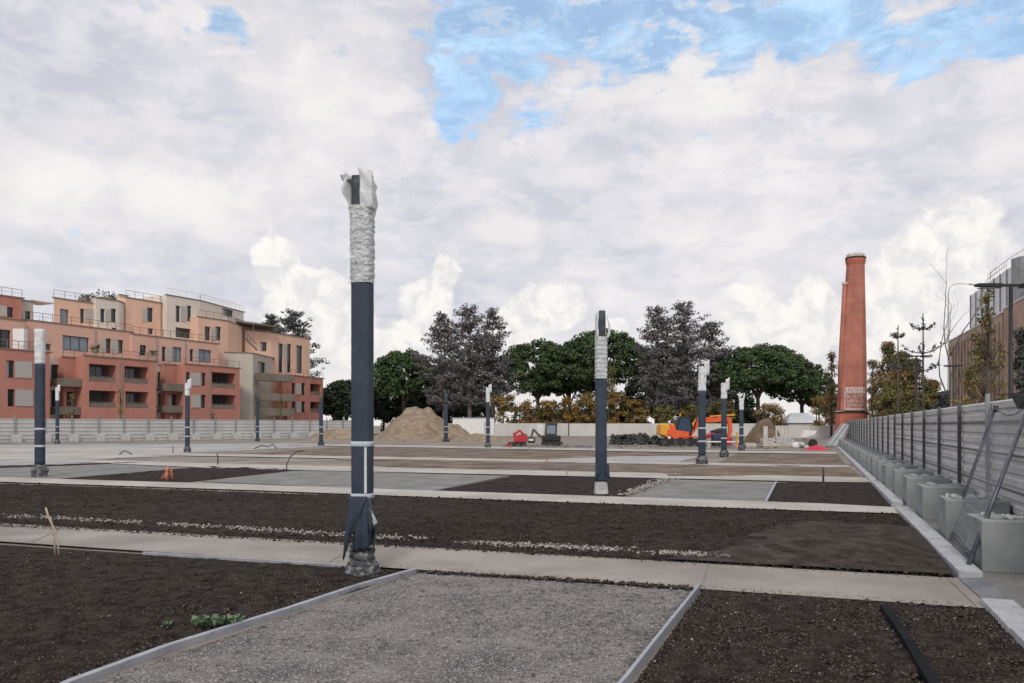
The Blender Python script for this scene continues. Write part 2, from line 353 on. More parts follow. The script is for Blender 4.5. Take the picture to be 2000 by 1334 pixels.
def bed(name, quad, nu, nv, amp, m, s=3.0, z0=.015, world=False, warp=None, edge=.05):
    q = [np.array(p if world else P(*p)) for p in quad]     # corners in order: left-near, right-near, right-far, left-far
    u = np.linspace(0, 1, nu); v = np.linspace(0, 1, nv) ** 1.0
    U, Vv = np.meshgrid(u, v); U = U[..., None]; W = Vv[..., None]
    xy = (q[0] * (1 - U) + q[1] * U) * (1 - W) + (q[3] * (1 - U) + q[2] * U) * W
    p = np.concatenate([xy.reshape(-1, 2), np.zeros((nu * nv, 1))], 1)
    h = fbm(p, s, 5) * amp * 2 + fbm(p + 31, .35, 2) * amp * 1.4
    e = np.minimum(np.minimum(U, 1 - U), np.minimum(W, 1 - W)).reshape(-1)
    h = (h + amp * .5) * np.clip(e / edge, 0, 1)
    if warp is not None: h = h + warp(p) * np.clip(e / edge, 0, 1)
    p[:, 2] = z0 + np.maximum(h, -.010)
    i = np.arange(nu * nv).reshape(nv, nu)
    Fc = np.stack([i[:-1, :-1], i[:-1, 1:], i[1:, 1:], i[1:, :-1]], -1).reshape(-1, 4)
    o = obj_np(name, p, Fc, m, smooth=True); struct(o); return o
OCT = np.array([(1, 0, 0), (-1, 0, 0), (0, 1, 0), (0, -1, 0), (0, 0, 1), (0, 0, -1)], float)
OCF = np.array([(0, 2, 4), (2, 1, 4), (1, 3, 4), (3, 0, 4), (2, 0, 5), (1, 2, 5), (3, 1, 5), (0, 3, 5)])
def scatter(name, pts, size, m, seed=1, flat=.7, zoff=.3):
    rg = np.random.default_rng(seed); n = len(pts); sz = np.asarray(size).reshape(-1, 1) if np.ndim(size) else np.full((n, 1), size)
    j = OCT[None] * (1 + rg.uniform(-.35, .35, (n, 6, 1)))
    a = rg.uniform(0, 6.28, n); ca, sa = np.cos(a)[:, None], np.sin(a)[:, None]
    asp = rg.uniform(.6, 1.3, (n, 1)); X = j[..., 0] * asp; Y = j[..., 1] / asp ** .5; Z = j[..., 2] * flat
    tl = rg.uniform(-.5, .5, (n, 1)); Z2 = Z + X * tl
    v = np.stack([X * ca - Y * sa, X * sa + Y * ca, Z2], -1) * sz[..., None]
    v += pts[:, None, :]; v[..., 2] += (sz * zoff)
    Fc = (OCF[None] + (np.arange(n) * 6)[:, None, None]).reshape(-1, 3)
    return obj_np(name, v.reshape(-1, 3), Fc, m)
def qpts(quad, n, seed, world=False, bias=1.0):
    rg = np.random.default_rng(seed); q = [np.array(p if world else P(*p)) for p in quad]
    U = rg.uniform(0, 1, (n, 1)); W = rg.uniform(0, 1, (n, 1)) ** bias
    xy = (q[0] * (1 - U) + q[1] * U) * (1 - W) + (q[3] * (1 - U) + q[2] * U) * W
    return np.concatenate([xy, np.full((n, 1), .015)], 1)
# --- nearest row (in front of the first path)
soilL = [(-900, 1500), (-20, 1390), (806, 1121), (-700, 1020)]
nearL = [P(-1400, 1700), P(130 - 60, 1356), P(806, 1120), P(-500, 1032)]
bed('soil_bed', nearL, 300, 260, .042, M['soil'], 5, world=True)
nearG = [P(140, 1352), P(1207, 1352), P(1362, 1157), P(818, 1120)]
bed('gravel_bed', nearG, 220, 200, .012, M['gravel'], 14, world=True)
nearR = [P(1232, 1352), P(2400, 1500), P(1950, 1196), P(1372, 1157)]
bed('soil_bed', nearR, 260, 200, .038, M['soil'], 5, world=True)
# fillers behind the camera so that the beds run on
sheet('soil_bed', [P(-1400, 1700), P(70, 1356), (-.8, -6), (-12, -6)], .012, M['soil'], True)
sheet('gravel_bed', [P(140, 1352), P(1207, 1352), (.6, -6), (-.7, -6)], .012, M['gravel'], True)
sheet('soil_bed', [P(1232, 1352), P(2400, 1500), (1.4, -6), (.65, -6)], .012, M['soil'], True)
# --- first path, and the bed behind it
sheet('path', [(-600, 1020), (1946, 1196.5), (1880, 1136), (1000, 1084), (-600, 991)], .035, M['path'])
p = edgeline_([(-300, 1047), (1000, 1127), (1940, 1192)], 900, .05, 21); p2 = edgeline_([(-300, 1009), (1000, 1086), (1870, 1137)], 900, .06, 22); p = np.concatenate([p, p2]); p[:, 2] = .036
spill = p
JT = MB()
for k_, (xa_, ya_, xb_, yb_) in enumerate([(1370, 1155, 1385, 1106), (640, 1106, 700, 1068), (60, 1064, 130, 1034), (1905, 1190, 1850, 1136)]):
    a_ = np.array(P(xa_, ya_)); b_ = np.array(P(xb_, yb_)); d_ = (b_ - a_) / np.linalg.norm(b_ - a_); n_ = np.array([-d_[1], d_[0]]) * .006
    JT.add([(*(a_ - n_), .0395), (*(a_ + n_), .0395), (*(b_ + n_), .0395), (*(b_ - n_), .0395)], [(0, 1, 2, 3)])
struct(JT.build('path_joints', M['wet']))
def ruts(p):
    x, y = p[:, 0], p[:, 1]; t = x * FN.x + y * FN.y
    return .05 * np.sin(y * 2.3 + x * .7) * np.exp(-((x - 4.2) / 1.6) ** 2) + .05 * np.exp(-((y - 9.4 - .28 * x) / .5) ** 2) * np.clip((x - 1) / 2, 0, 1)
bed('soil_bed', [(-700, 984), (1868, 1134), (1768, 1007), (-700, 922)], 340, 150, .055, M['soil'], 3.2, warp=ruts)
bed('dirt_patch', [(1300, 1100), (1862, 1131), (1790, 1035), (1560, 1022)], 90, 60, .03, M['soil_sandy'], 3, z0=.055, warp=ruts, edge=.25)
sheet('path', [(-700, 921), (0, 943), (500, 960), (1000, 980), (1600, 1001), (1778, 1007), (1752, 994), (1600, 986), (1000, 966), (500, 949), (0, 934), (-700, 913)], .035, M['path_pale'])
# --- row between second and third path
bed('soil_bed', [(1498, 985), (1742, 992), (1700, 944.5), (1518, 943.5)], 60, 50, .05, M['soil'], 3)
bed('gravel_bed', [(1225, 972), (1495, 982), (1514, 943.5), (1305, 938)], 70, 50, .015, M['gravel_dust'], 4)
bed('soil_bed', [(845, 961), (1212, 972), (1300, 938), (1000, 930.5)], 110, 60, .05, M['soil'], 3)
bed('gravel_bed', [(390, 941), (838, 961), (990, 930.5), (598, 919)], 110, 60, .015, M['gravel_dust'], 4)
bed('soil_bed', [(112, 937), (370, 942), (582, 918.5), (425, 910.5)], 110, 60, .05, M['soil'], 3)
sheet('path', [(150, 903.5), (420, 916), (1000, 929), (1600, 943), (1702, 944), (1692, 935), (1600, 932.5), (1000, 919.5), (500, 908.5), (200, 900)], .035, M['path_pale'])
# --- rows further back
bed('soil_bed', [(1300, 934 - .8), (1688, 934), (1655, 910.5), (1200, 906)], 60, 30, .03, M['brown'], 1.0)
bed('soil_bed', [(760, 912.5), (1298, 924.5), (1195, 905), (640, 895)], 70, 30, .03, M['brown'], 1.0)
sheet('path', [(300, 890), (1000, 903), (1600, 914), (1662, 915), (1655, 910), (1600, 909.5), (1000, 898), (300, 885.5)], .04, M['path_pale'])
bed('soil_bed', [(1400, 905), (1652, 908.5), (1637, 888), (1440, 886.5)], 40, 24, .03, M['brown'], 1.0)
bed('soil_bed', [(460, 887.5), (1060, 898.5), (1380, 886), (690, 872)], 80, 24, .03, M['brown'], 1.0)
sheet('paved_slab', [(1060, 899.5), (1320, 905), (1370, 892), (1130, 891)], .02, M['slab'])
sheet('path', [(560, 870.5), (1000, 878), (1300, 884), (1636, 888), (1632, 884), (1300, 880), (1000, 874.5), (600, 867.5)], .045, M['path_pale'])
sheet('paved_slab', [(-500, 930), (0, 933), (110, 936), (425, 909), (-500, 893)], .010, M['gravel_dust'])
sheet('paved_slab', [(-700, 912), (120, 908), (300, 899), (150, 903), (300, 889), (640, 872), (560, 866), (-400, 872)], .018, M['slab'])
sheet('paved_slab', [(-300, 902), (260, 895), (420, 888), (200, 886), (-300, 890)], .026, M['path_pale'])
bed('soil_bed', [(-200, 922), (250, 905.5), (290, 903.8), (-200, 917)], 80, 12, .04, M['soil'], 3)
sheet('paved_slab', [(-300, 884), (380, 881), (480, 875), (-300, 877)], .024, M['path_pale'])
# verge of sandy ground between kerb and hoarding
def fpoly(pts, z, m, name): return sheet(name, [FP(s, t)[:2] for s, t in pts], z, m, True)
fpoly([(2, 1.66), (66, 1.66), (66, 3.9), (2, 3.9)], .008, M['soil_sandy'] if False else M['gravel_dust'], 'verge')
sheet('drain_strip', [P(1872, 1137), P(1925, 1137), P(1965, 1178), P(1932, 1192)], .045, M['wet'], True)
# kerbs along the beds (each run a kerb of short stones)
def kerb_run(name, s0, s1, t0, t1, h, step, label):
    e = empty(name, FP(s0, (t0 + t1) / 2), 0, label, 'kerb')
    T = Matrix.Translation((-e.location.x, -e.location.y, 0)) @ Matrix(((FN.x, FD.x, 0, 0), (FN.y, FD.y, 0, 0), (0, 0, 1, 0), (0, 0, 0, 1)))
    s = s0; k = 0; rg = random.Random(len(label))
    while s < s1 - .05:
        L = min(step, s1 - s); j = rg.uniform(-.006, .006)
        MB().box(t0 + j, t1 + j, s + .006, s + L - .006, -.05, h + rg.uniform(-.005, .005), 0, T).build('kerb_stone', M['kerb'], e, bevel=.008)
        s += L; k += 1
    return e
ca = math.cos(TH)
def sY(Y, t): return (Y - FN.y * t) / FD.y
kerb_run('kerb', 3.0, sY(7.05, 1.5), 1.40, 1.66, .09, 1.0, 'pale stone kerb at the bottom right corner beside the near soil bed')
kerb_run('kerb', sY(8.35, 1.5), sY(15.0, 1.5), 1.43, 1.66, .09, 1.0, 'pale stone kerb beside the wide soil bed, under the leaning mesh panel')
kerb_run('kerb', sY(15.9, 1.5), sY(22.0, 1.5), 1.45, 1.66, .10, 1.0, 'pale stone kerb beside the dark soil bed between the second and third paths')
kerb_run('kerb', sY(22.6, 1.5), sY(58, 1.5), 1.47, 1.66, .09, 2.0, 'farthest long pale kerb run beside the brown beds')
# metal edging strips of the near beds
def edging(label, pts, w, h, name='edging_strip', m='steel'):
    e = MB(); a = [Vector((*p, 0)) for p in pts]
    for i in range(len(a) - 1):
        d = (a[i + 1] - a[i]).normalized(); n = Vector((-d.y, d.x, 0)) * w / 2
        q = [a[i] - n, a[i + 1] - n, a[i + 1] + n, a[i] + n]
        e.prism([(v.x, v.y) for v in q], -.03, h)
    return tag(e.build(name, M[m], bevel=.004), label, 'edging')
edging('long grey metal edging between the near left soil and the gravel', [P(30, 1400), P(135, 1345), P(330, 1272), P(560, 1199), P(700, 1151), P(812, 1119)], .055, .055)
edging('thin grey metal edging between the gravel and the near right soil', [P(1150, 1420), P(1220, 1345), P(1290, 1253), P(1365, 1156)], .028, .075)
edging('pale thin edging right of the middle gravel patch, in front of the third path', [P(1496, 983), P(1516, 944)], .05, .06)
edging('black plastic edging strip lying across the near right soil', [P(1727, 1199), P(1770, 1262), P(1808, 1330), P(1850, 1400)], .07, .085, 'plastic_strip', 'pipe')
edging('grey low edging along the near left soil by the first path', [P(280, 1086), P(680, 1112)], .03, .055)
# stones and clods
tag(scatter('soil_crumbs', spill, np.random.default_rng(8).uniform(.002, .007, len(spill)), M['clod'], 31), 'crumbs of soil spilled on the first path', 'soil', kind='stuff')
rg = np.random.default_rng(5)
def near_pts(quad, n, seed, world=True): return qpts(quad, n, seed, world)
def in_view(p, lo=-120, hi=2120, ymin=4.5):
    px = CX + F * p[:, 0] / np.maximum(p[:, 1], .1); return p[(px > lo) & (px < hi) & (p[:, 1] > ymin)]
p = in_view(near_pts(nearG, 60000, 1)); o = scatter('gravel', p + [0, 0, .002], rg.uniform(.003, .0075, len(p)) * (1 + (rg.random(len(p)) > .95) * 1.3), M['pebble'], 2); tag(o, 'loose grey chippings over the near gravel bed', 'gravel', kind='stuff')
p = in_view(near_pts(nearL, 60000, 3)); p = p[p[:, 1] < 9]; o = scatter('soil_clods', p + [0, 0, .008], rg.uniform(.004, .010, len(p)) * (1 + 1.2 * (rg.random(len(p)) > .95)), M['clod'], 4); tag(o, 'dark soil crumbs over the near left bed', 'soil', kind='stuff')
p = in_view(near_pts(nearR, 40000, 5)); o = scatter('soil_clods', p + [0, 0, .008], rg.uniform(.004, .010, len(p)) * (1 + 1.2 * (rg.random(len(p)) > .95)), M['clod'], 6); tag(o, 'dark soil crumbs over the near right bed', 'soil', kind='stuff')
for q_, sd_, n_, lb_ in ((nearL, 51, 2600, 'larger clods in the near left soil'), (nearR, 52, 1500, 'larger clods in the near right soil')):
    p = in_view(near_pts(q_, n_, sd_)); p = p[p[:, 1] < 9]; p = p[vn(p * [1, 1, 0], .9) + .5 * vn(p * [1, 1, 0], 3) > .72]; o = scatter('soil_clods', p + [0, 0, .012], rg.uniform(.010, .030, len(p)), M['clod'], sd_, .55); tag(o, lb_, 'soil', kind='stuff')
q2 = [P(-100, 1028), P(1868, 1134), P(1768, 1007), P(-100, 940)]
p = in_view(near_pts(q2, 42000, 7)); o = scatter('soil_clods', p + [0, 0, .025], rg.uniform(.006, .014, len(p)) * (1 + 1.3 * (rg.random(len(p)) > .93)), M['clod'], 8); tag(o, 'dark soil clods over the wide bed behind the first path', 'soil', kind='stuff')
p = np.concatenate([in_view(near_pts(nearL, 3000, 9)), in_view(near_pts(nearR, 1800, 11)), in_view(near_pts(q2, 1500, 10))]); p = p[p[:, 1] < 16]
o = scatter('pebbles', p + [0, 0, .02], rg.uniform(.0015, .0055, len(p)) * (1 + 1.3 * (rg.random(len(p)) > .93)), M['pebble_white'], 12); tag(o, 'pale pebbles sprinkled over the dark soil', 'pebbles', kind='stuff')
def edgeline(pts, n, jit, seed, dens=None):
    r = np.random.default_rng(seed); a = np.array([P(*q) for q in pts]); t = np.sort(r.uniform(0, len(a) - 1.001, n)); i = t.astype(int); f = (t - i)[:, None]
    xy = a[i] * (1 - f) + a[i + 1] * f + r.normal(0, jit, (n, 2)); return np.concatenate([xy, np.full((n, 1), .05)], 1)
p = edgeline([(-300, 1002), (100, 1017), (420, 1035), (760, 1057), (1000, 1071), (1250, 1083), (1400, 1093)], 2300, .10, 3)
k = vn(p * [1, 1, 0], 1.1) + .6 * vn(p * [1, 1, 0], 4) > .52; p = p[k]
o = scatter('pebbles', p, rg.uniform(.008, .028, len(p)), M['pebble_white'], 14); tag(o, 'line of pale stones along the edge of the wide soil bed', 'pebbles', kind='stuff')
p = edgeline([(1215, 972), (1305, 938)], 220, .12, 5); o = scatter('pebbles', p, rg.uniform(.02, .05, len(p)), M['pebble_white'], 15); tag(o, 'pale stones at the left edge of the middle gravel patch', 'pebbles', kind='stuff')
p = edgeline([(818, 1122), (1100, 1138), (1355, 1156)], 420, .03, 6); p[:, 2] = .03; o = scatter('soil_clods', p, rg.uniform(.01, .03, len(p)), M['clod'], 17); tag(o, 'soil crumbs between the first path and the gravel', 'soil', kind='stuff')
# ------------------------------------------------------------------ wrapped lamp posts
def crinkle_tube(name, m, parent, z0, z1, wfun, nz=40, na=32, amp=.012, s=18, seed=0, sq=4.0, cx=None, asp=.85, caps=False):
    V = []; rings = nz + 1
    zs = np.linspace(z0, z1, rings); A = np.linspace(0, 2 * np.pi, na, endpoint=False)
    Z, T = np.meshgrid(zs, A, indexing='ij')
    w = np.array([wfun(z) for z in zs])[:, None]
    r = (np.abs(np.cos(T)) ** sq + np.abs(np.sin(T)) ** sq) ** (-1 / sq)
    X = np.cos(T) * r; Y = np.sin(T) * r * asp
    p = np.stack([X * w, Y * w, Z], -1).reshape(-1, 3)
    d = fbm(p * [1, 1, 1.6] + seed, s, 3) * amp * 2
    p[:, 0] += X.reshape(-1) * d; p[:, 1] += Y.reshape(-1) * d
    if cx: p[:, 0] += np.array([cx(z) for z in p[:, 2]])
    i = np.arange(rings * na).reshape(rings, na); j = np.roll(i, -1, 1)
    Fc = [tuple(q) for q in np.stack([i[:-1], j[:-1], j[1:], i[1:]], -1).reshape(-1, 4)]
    Fc.append(tuple(int(k) for k in i[-1])); Fc.append(tuple(int(k) for k in i[0][::-1]))
    o = obj_np(name, p, Fc, m, parent, smooth=False)
    for q in o.data.polygons: q.use_smooth = len(q.vertices) == 4
    return o
def flap(name, m, parent, fn, nu=8, nv=14, th=.008):       # a torn strip: fn(u,v) -> point, u across v along
    V = []; 
    for j in range(nv):
        for i in range(nu): V.append(fn(i / (nu - 1), j / (nv - 1)))
    Fc = [(j * nu + i, j * nu + i + 1, (j + 1) * nu + i + 1, (j + 1) * nu + i) for j in range(nv - 1) for i in range(nu - 1)]
    o = obj_np(name, V, Fc, m, parent, smooth=True); md = o.modifiers.new('thickness', 'SOLIDIFY'); md.thickness = th; md.offset = 0
    return o
def post_lerp(tab):
    zs = [a for a, b in tab]; ws = [b for a, b in tab]
    return lambda z: float(np.interp(z, zs, ws))
LG = 'wrapped lamp posts standing across the site'
# main post
X0, Y0 = P(708, 1127)
mp_ = empty('wrapped_lamp_post', (X0, Y0, 0), R(-8), 'largest wrapped post in the foreground, torn dark cloth and crumpled foil at its foot', 'lamp post', LG)
def zm(y): return Zat(y, Y0)
crinkle_tube('cloth_wrap', M['wrap'], mp_, zm(985), zm(549), post_lerp([(0, .108), (5, .111)]), 60, 40, .003, 12, 3, 5)
crinkle_tube('plastic_wrap', M['silver'], mp_, zm(549) - .03, zm(405), post_lerp([(3.1, .116), (3.3, .119), (3.9, .122), (4.0, .13), (4.1, .14)]), 120, 80, .015, 26, 9, 4)
crinkle_tube('core', M['core'], mp_, zm(420), zm(344), lambda z: .062 + .0 * z, 4, 16, 0, 3, 0, 6, cx=lambda z: -.055 + .01 * (z - 4))
def fl1(u, v):   # left torn wing
    a = -.02 - 2.6 * u; wob = .02 * math.sin(9 * v + 3 * u)
    return (-.125 - .035 * math.sin(v * 3) * (1) + .055 * u * 1.5 - .045 * v + wob * .6, -.09 + .17 * u + wob, zm(412) + v * (zm(338) - zm(412)) * (1 - .12 * u))
flap('torn_flap', M['silver_pale'], mp_, fl1, 8, 16, .012)
def fl2(u, v):   # right wide wing
    wob = .012 * math.sin(11 * v + 4 * u)
    return (.005 + .125 * u + .012 * math.sin(v * 3) - .01 * v * (1 - u), -.115 + .03 * u * u + wob, zm(412) + v * (zm(328) - zm(412)) * (1 - .16 * u * u * 1.0) - .03 * (1 - u) * v)
flap('torn_flap', M['silver_pale'], mp_, fl2, 8, 16, .014)
def fl3(u, v): 
    wob = .012 * math.sin(8 * v + 5 * u); return (.125 + wob, -.1 + .2 * u, zm(412) + v * (zm(338) - zm(412)) * (1 - .3 * u))
flap('torn_flap', M['silver_pale'], mp_, fl3, 6, 12, .012)
flap('torn_flap', M['silver'], mp_, lambda u, v: (-.12 - .10 * v + .03 * math.sin(7 * u), -.06 + .08 * u, zm(352) + .05 * v * math.cos(6 * v) + .03 * u), 4, 5, .01)
for a, b in ((862, 872), (963, 972)):
    crinkle_tube('tape_band', M['tape'], mp_, zm(b), zm(a), lambda z: .1155, 3, 40, .001, 9, 2, 5)
MB().box(.055, .082, -.1065, -.098, zm(962), zm(873)).build('tape_strip', M['silver_pale'], mp_)
crinkle_tube('bare_shaft', M['wrap'], mp_, .1, zm(975), lambda z: .088, 6, 24, .004, 9, 0, 4)
def sk(x0, x1, x2, x3, zt, zb1, zb2, yo, ph, m='wrap', bul=.04):
    def f(u, v):
        xa = x0 + (x1 - x0) * u; xb = x2 + (x3 - x2) * u; zb = zb1 + (zb2 - zb1) * u
        x = xa * (1 - v) + xb * v; z = zt * (1 - v) + zb * v
        return (x, yo - bul * math.sin(v * 2.6) + .02 * math.sin(14 * u + ph) * v, z)
    return flap('torn_skirt', M[m], mp_, f, 10, 12, .007)
sk(-.112, .09, -.175, -.05, zm(968), zm(1092), zm(1020), -.10, 0)
sk(.075, .09, -.175, -.12, zm(968), zm(1088), zm(1068), -.135, 2, 'core', .02)
sk(-.04, .10, -.07, .11, zm(972), zm(1075), zm(1070), -.105, 1)
sk(.09, .112, .10, .20, zm(970), zm(1040), zm(1020), -.08, 2, 'core', .03)
sk(.10, .112, .17, .21, zm(985), zm(1024), zm(1018), -.09, 4, 'silver', .02)
sk(.0, .115, .05, .135, zm(985), zm(1080), zm(1060), -.02, 5, 'core', -.08)
sk(-.112, -.09, -.15, -.11, zm(985), zm(1030), zm(1040), -.06, 3, 'silver', .02)
crinkle_tube('foil_foot', M['foil'], mp_, -.02, zm(1062), post_lerp([(0, .185), (.05, .19), (.13, .165), (.2, .13), (.35, .12), (.4, .115)]), 40, 50, .055, 9, 5, 2.3, asp=.95)
# second post
X2, Y2 = P(1174, 966)
sp = empty('wrapped_lamp_post', (X2, Y2, 0), R(6), 'tall wrapped post right of centre, striped silver plastic at its top, concrete foot', 'lamp post', LG)
def z2(y): return Zat(y, Y2)
crinkle_tube('cloth_wrap', M['wrap'], sp, z2(940), z2(738), post_lerp([(.2, .15), (.4, .14), (.7, .13), (2.9, .13)]), 40, 28, .012, 6, 5, 4)
crinkle_tube('plastic_wrap', M['silver'], sp, z2(740), z2(658), lambda z: .138 + .008 * (math.sin(z * 60) > 0), 50, 28, .01, 12, 7, 4)
crinkle_tube('core', M['core'], sp, z2(690), z2(607), lambda z: .075, 4, 14, 0, 3, 0, 6, cx=lambda z: .02)
flap('torn_flap', M['silver_pale'], sp, lambda u, v: (-.14 + .05 * u + .012 * math.sin(9 * v), -.12 + .02 * u, z2(662) + v * (z2(610) - z2(662)) * (1 - .05 * u)), 5, 10, .012)
flap('torn_flap', M['silver_pale'], sp, lambda u, v: (.10 + .055 * u + .05 * math.sin(v * 3.1), -.12 + .02 * u, z2(662) + v * (z2(618) - z2(662)) * (1 - .2 * u)), 5, 10, .012)
flap('torn_flap', M['silver'], sp, lambda u, v: (-.12 + .26 * u, .11, z2(662) + v * (z2(612) - z2(662))), 5, 6, .012)
flap('torn_skirt', M['wrap'], sp, lambda u, v: (-.15 + .12 * u - .04 * v * (1 - u), -.13 - .02 * math.sin(6 * u), z2(905) - v * (.42 - .2 * u)), 5, 6, .012)
flap('torn_skirt', M['wrap'], sp, lambda u, v: (.06 + .10 * u + .03 * v * u, -.13 - .02 * math.sin(6 * u), z2(905) - v * (.2 + .2 * u)), 5, 6, .012)
crinkle_tube('concrete_foot', M['concrete_pale'], sp, -.02, z2(935), post_lerp([(0, .17), (.1, .155), (.3, .135), (.5, .13)]), 14, 24, .03, 6, 5, 3)
# smaller posts: prototype kinds
def small_post(px, yb, yt, yw, kind, label, w=.13, lean=0):
    X, Y = P(px, yb); e = empty('wrapped_lamp_post', (X, Y, 0), 0, label, 'lamp post', LG)
    zt, zw = Zat(yt, Y), Zat(yw, Y)
    sd = int(px) % 17
    crinkle_tube('cloth_wrap', M['wrap'], e, .35, zw, lambda z: w, 18, 16, .008, 5, sd, 4)
    if kind != 'dark':
        crinkle_tube('plastic_wrap', M['silver_pale'], e, zw - .02, zt - (.25 if kind == 'y' else 0), lambda z: w * 1.08, 18, 16, .03, 5, sd + 3, 3, cx=lambda z: lean * (z - zw))
        if kind == 'flap':
            flap('torn_flap', M['silver_pale'], e, lambda u, v: (w * (.4 + 1.6 * u) , -w + .1 * u, zt - .45 + v * .62 + .12 * u), 4, 6, .02)
        if kind == 'y':
            for s_ in (-1, 1):
                flap('torn_flap', M['silver_pale'], e, lambda u, v: (s_ * (w * .3 + .12 * v + .08 * u), -w * .5, zt - .5 + v * .6 - .1 * u), 4, 6, .02)
    else:
        crinkle_tube('top_cap', M['core'], e, zw - .02, zt, lambda z: w * .9, 3, 16, .003, 5, 2, 4)
    for k in (0.95, 1.5): crinkle_tube('tape_band', M['tape'], e, k, k + .07, lambda z: w * 1.07, 2, 16, .001, 9, 2, 4)
    crinkle_tube('foil_foot', M['foil'] if kind != 'dark' else M['wrap'], e, -.02, .4, post_lerp([(0, w * 1.6), (.2, w * 1.7), (.4, w * 1.1)]), 10, 20, .06, 7, sd, 2.5)
    return e
small_post(78, 931, 643, 710, 'plain', 'tall wrapped post near the left edge with a long white plastic top', .14)
small_post(366, 884, 748, 772, 'flap', 'wrapped post with a short white tip in front of the red flats', .125)
small_post(112, 867, 757, 782, 'flap', 'wrapped post with a bulky dark foot against the left hoarding', .14)
small_post(503, 862, 772, 790, 'dark', 'thin dark wrapped post in front of the grey stair tower of the flats', .15)
small_post(627, 871, 775, 790, 'dark', 'thin dark wrapped post at the right end of the terraced flats', .15)
small_post(871, 863, 768, 790, 'dark', 'thin dark wrapped post in front of the right slope of the earth mound', .2)
small_post(953, 875, 757, 785, 'flap', 'wrapped post with a white tip between earth mound and red digger', .14)
small_post(1371, 908, 716, 763, 'flap', 'wrapped post with white flap in front of the orange excavator boom', .15, .03)
small_post(1414, 893, 748, 778, 'flap', 'thinner white-tipped wrapped post in front of the orange excavator dipper arm', .14)
small_post(1448, 880, 770, 800, 'y', 'wrapped post with forked white plastic tip right of the orange excavator', .13)
# ------------------------------------------------------------------ right-hand hoarding with concrete blocks
def frame_T(e): return Matrix.Translation((-e.location.x, -e.location.y, -e.location.z))
FT = Matrix(((FN.x, FD.x, 0, 0), (FN.y, FD.y, 0, 0), (0, 0, 1, 0), (0, 0, 0, 1)))   # (t, s, z) -> world
TF = 2.60
def rib_profile(z0, z1, pitch=.185, dep=.028):
    out = []; z = z0
    while z < z1 - .02:
        out += [(z, 0), (z + pitch * .12, -dep), (z + pitch * .62, -dep), (z + pitch * .74, 0)]
        z += pitch
    out.append((z1, 0)); return [o for o in out if o[0] <= z1 + 1e-6]
hf = empty('hoarding', FP(6, TF), 0, 'ribbed grey steel hoarding on dark posts receding along the right edge', 'fence')
HT = 2.03
posts_s = [sY(12.24 + 2.41 * k, TF) for k in range(-3, 24)]
prof = rib_profile(.04, HT)
for k, s0 in enumerate(posts_s):
    s1 = s0 + 2.59
    v = []; 
    for s_ in (s0 + .004, s1 - .004):
        for th in (0, .012):
            for z, d in prof: v.append(FT @ Vector((TF + d + th, s_, z)))
    n = len(prof); mb = MB(); fs = []
    for i in range(n - 1):
        fs.append((i, i + 1, 2 * n + i + 1, 2 * n + i)); fs.append((n + i, 3 * n + i, 3 * n + i + 1, n + i + 1))
    fs.append((n - 1, 2 * n - 1, 4 * n - 1, 3 * n - 1))
    mb.add(v, fs); mb.build('panel', M['galv'], hf, world=True, fix=False)
    T = FT
    MB().box(TF - .105, TF - .045, s0 - .03, s0 + .03, .0, HT + (.03 if k != 3 else .12), 0, FT).build('post', M['post_dark'] if k != 3 else M['post_grey'], hf, world=True)
    if k < 9:
        mb = MB()
        for z in (.72, 1.22, 1.68): mb.box(TF - .044, TF - .033, s0 + .035, s1 - .035, z, z + .022, 0, FT)
        mb.build('rail', M['post_dark'], hf, world=True)
# end leaf turning down at the far end
BG = 'concrete blocks along the right hoarding'
def block(s, j, label, ang=0):
    r = random.Random(j); e = empty('concrete_block', FP(s, 1.74 + .4), -TH + ang, label, 'concrete block', BG)
    mb = MB().box(-.40, .40, 0, .76, .0, .585)
    b = mb.build('block_body', M['concrete'], e, bevel=.016)
    if j < 8:
        for xx in (-.22, .0, .22) if j % 2 else (-.2, .2):
            for yy in (.2, .55):
                m2 = MB().tube([(xx, yy, .58), (xx, yy, .61), (xx, yy, .63)], [.085, .08, .04], 8); m2.build('stud', M['concrete'], e, smooth=True)
    return e
ords = ['nearest concrete block at the right edge, behind the leaning mesh panel', 'second concrete block from the front, rubble on its top', 'third concrete block from the front along the right hoarding', 'fourth concrete block from the front along the right hoarding',
        'fifth concrete block from the front along the right hoarding', 'sixth concrete block from the front along the right hoarding', 'seventh concrete block from the front along the right hoarding', 'eighth concrete block from the front along the right hoarding']
for j in range(24):
    Yb = 8.75 + 2.41 * j
    block(sY(Yb, 1.8), j, ords[j] if j < 8 else 'small distant concrete block in the far part of the row by the right hoarding', R([3, -1, 2, 0, -2][j % 5]))
# loose rubble on the nearer blocks
for j, (px, py) in enumerate([(0, 0), (1, 1)]):
    Yb = 8.75 + 2.41 * j; r = np.random.default_rng(j); n = 26
    pp = np.array([FP(sY(Yb, 1.8) + .38 + a * .2, 2.1 + b * .22, .585) for a, b in r.normal(0, 1, (n, 2)).clip(-1.4, 1.4)])
    o = scatter('mortar_crumbs', pp, r.uniform(.02, .05, n), M['concrete_pale'], 3 + j); tag(o, ['pale mortar crumbs on the nearest concrete block', 'pale mortar crumbs on the second concrete block'][j], 'rubble', kind='stuff')
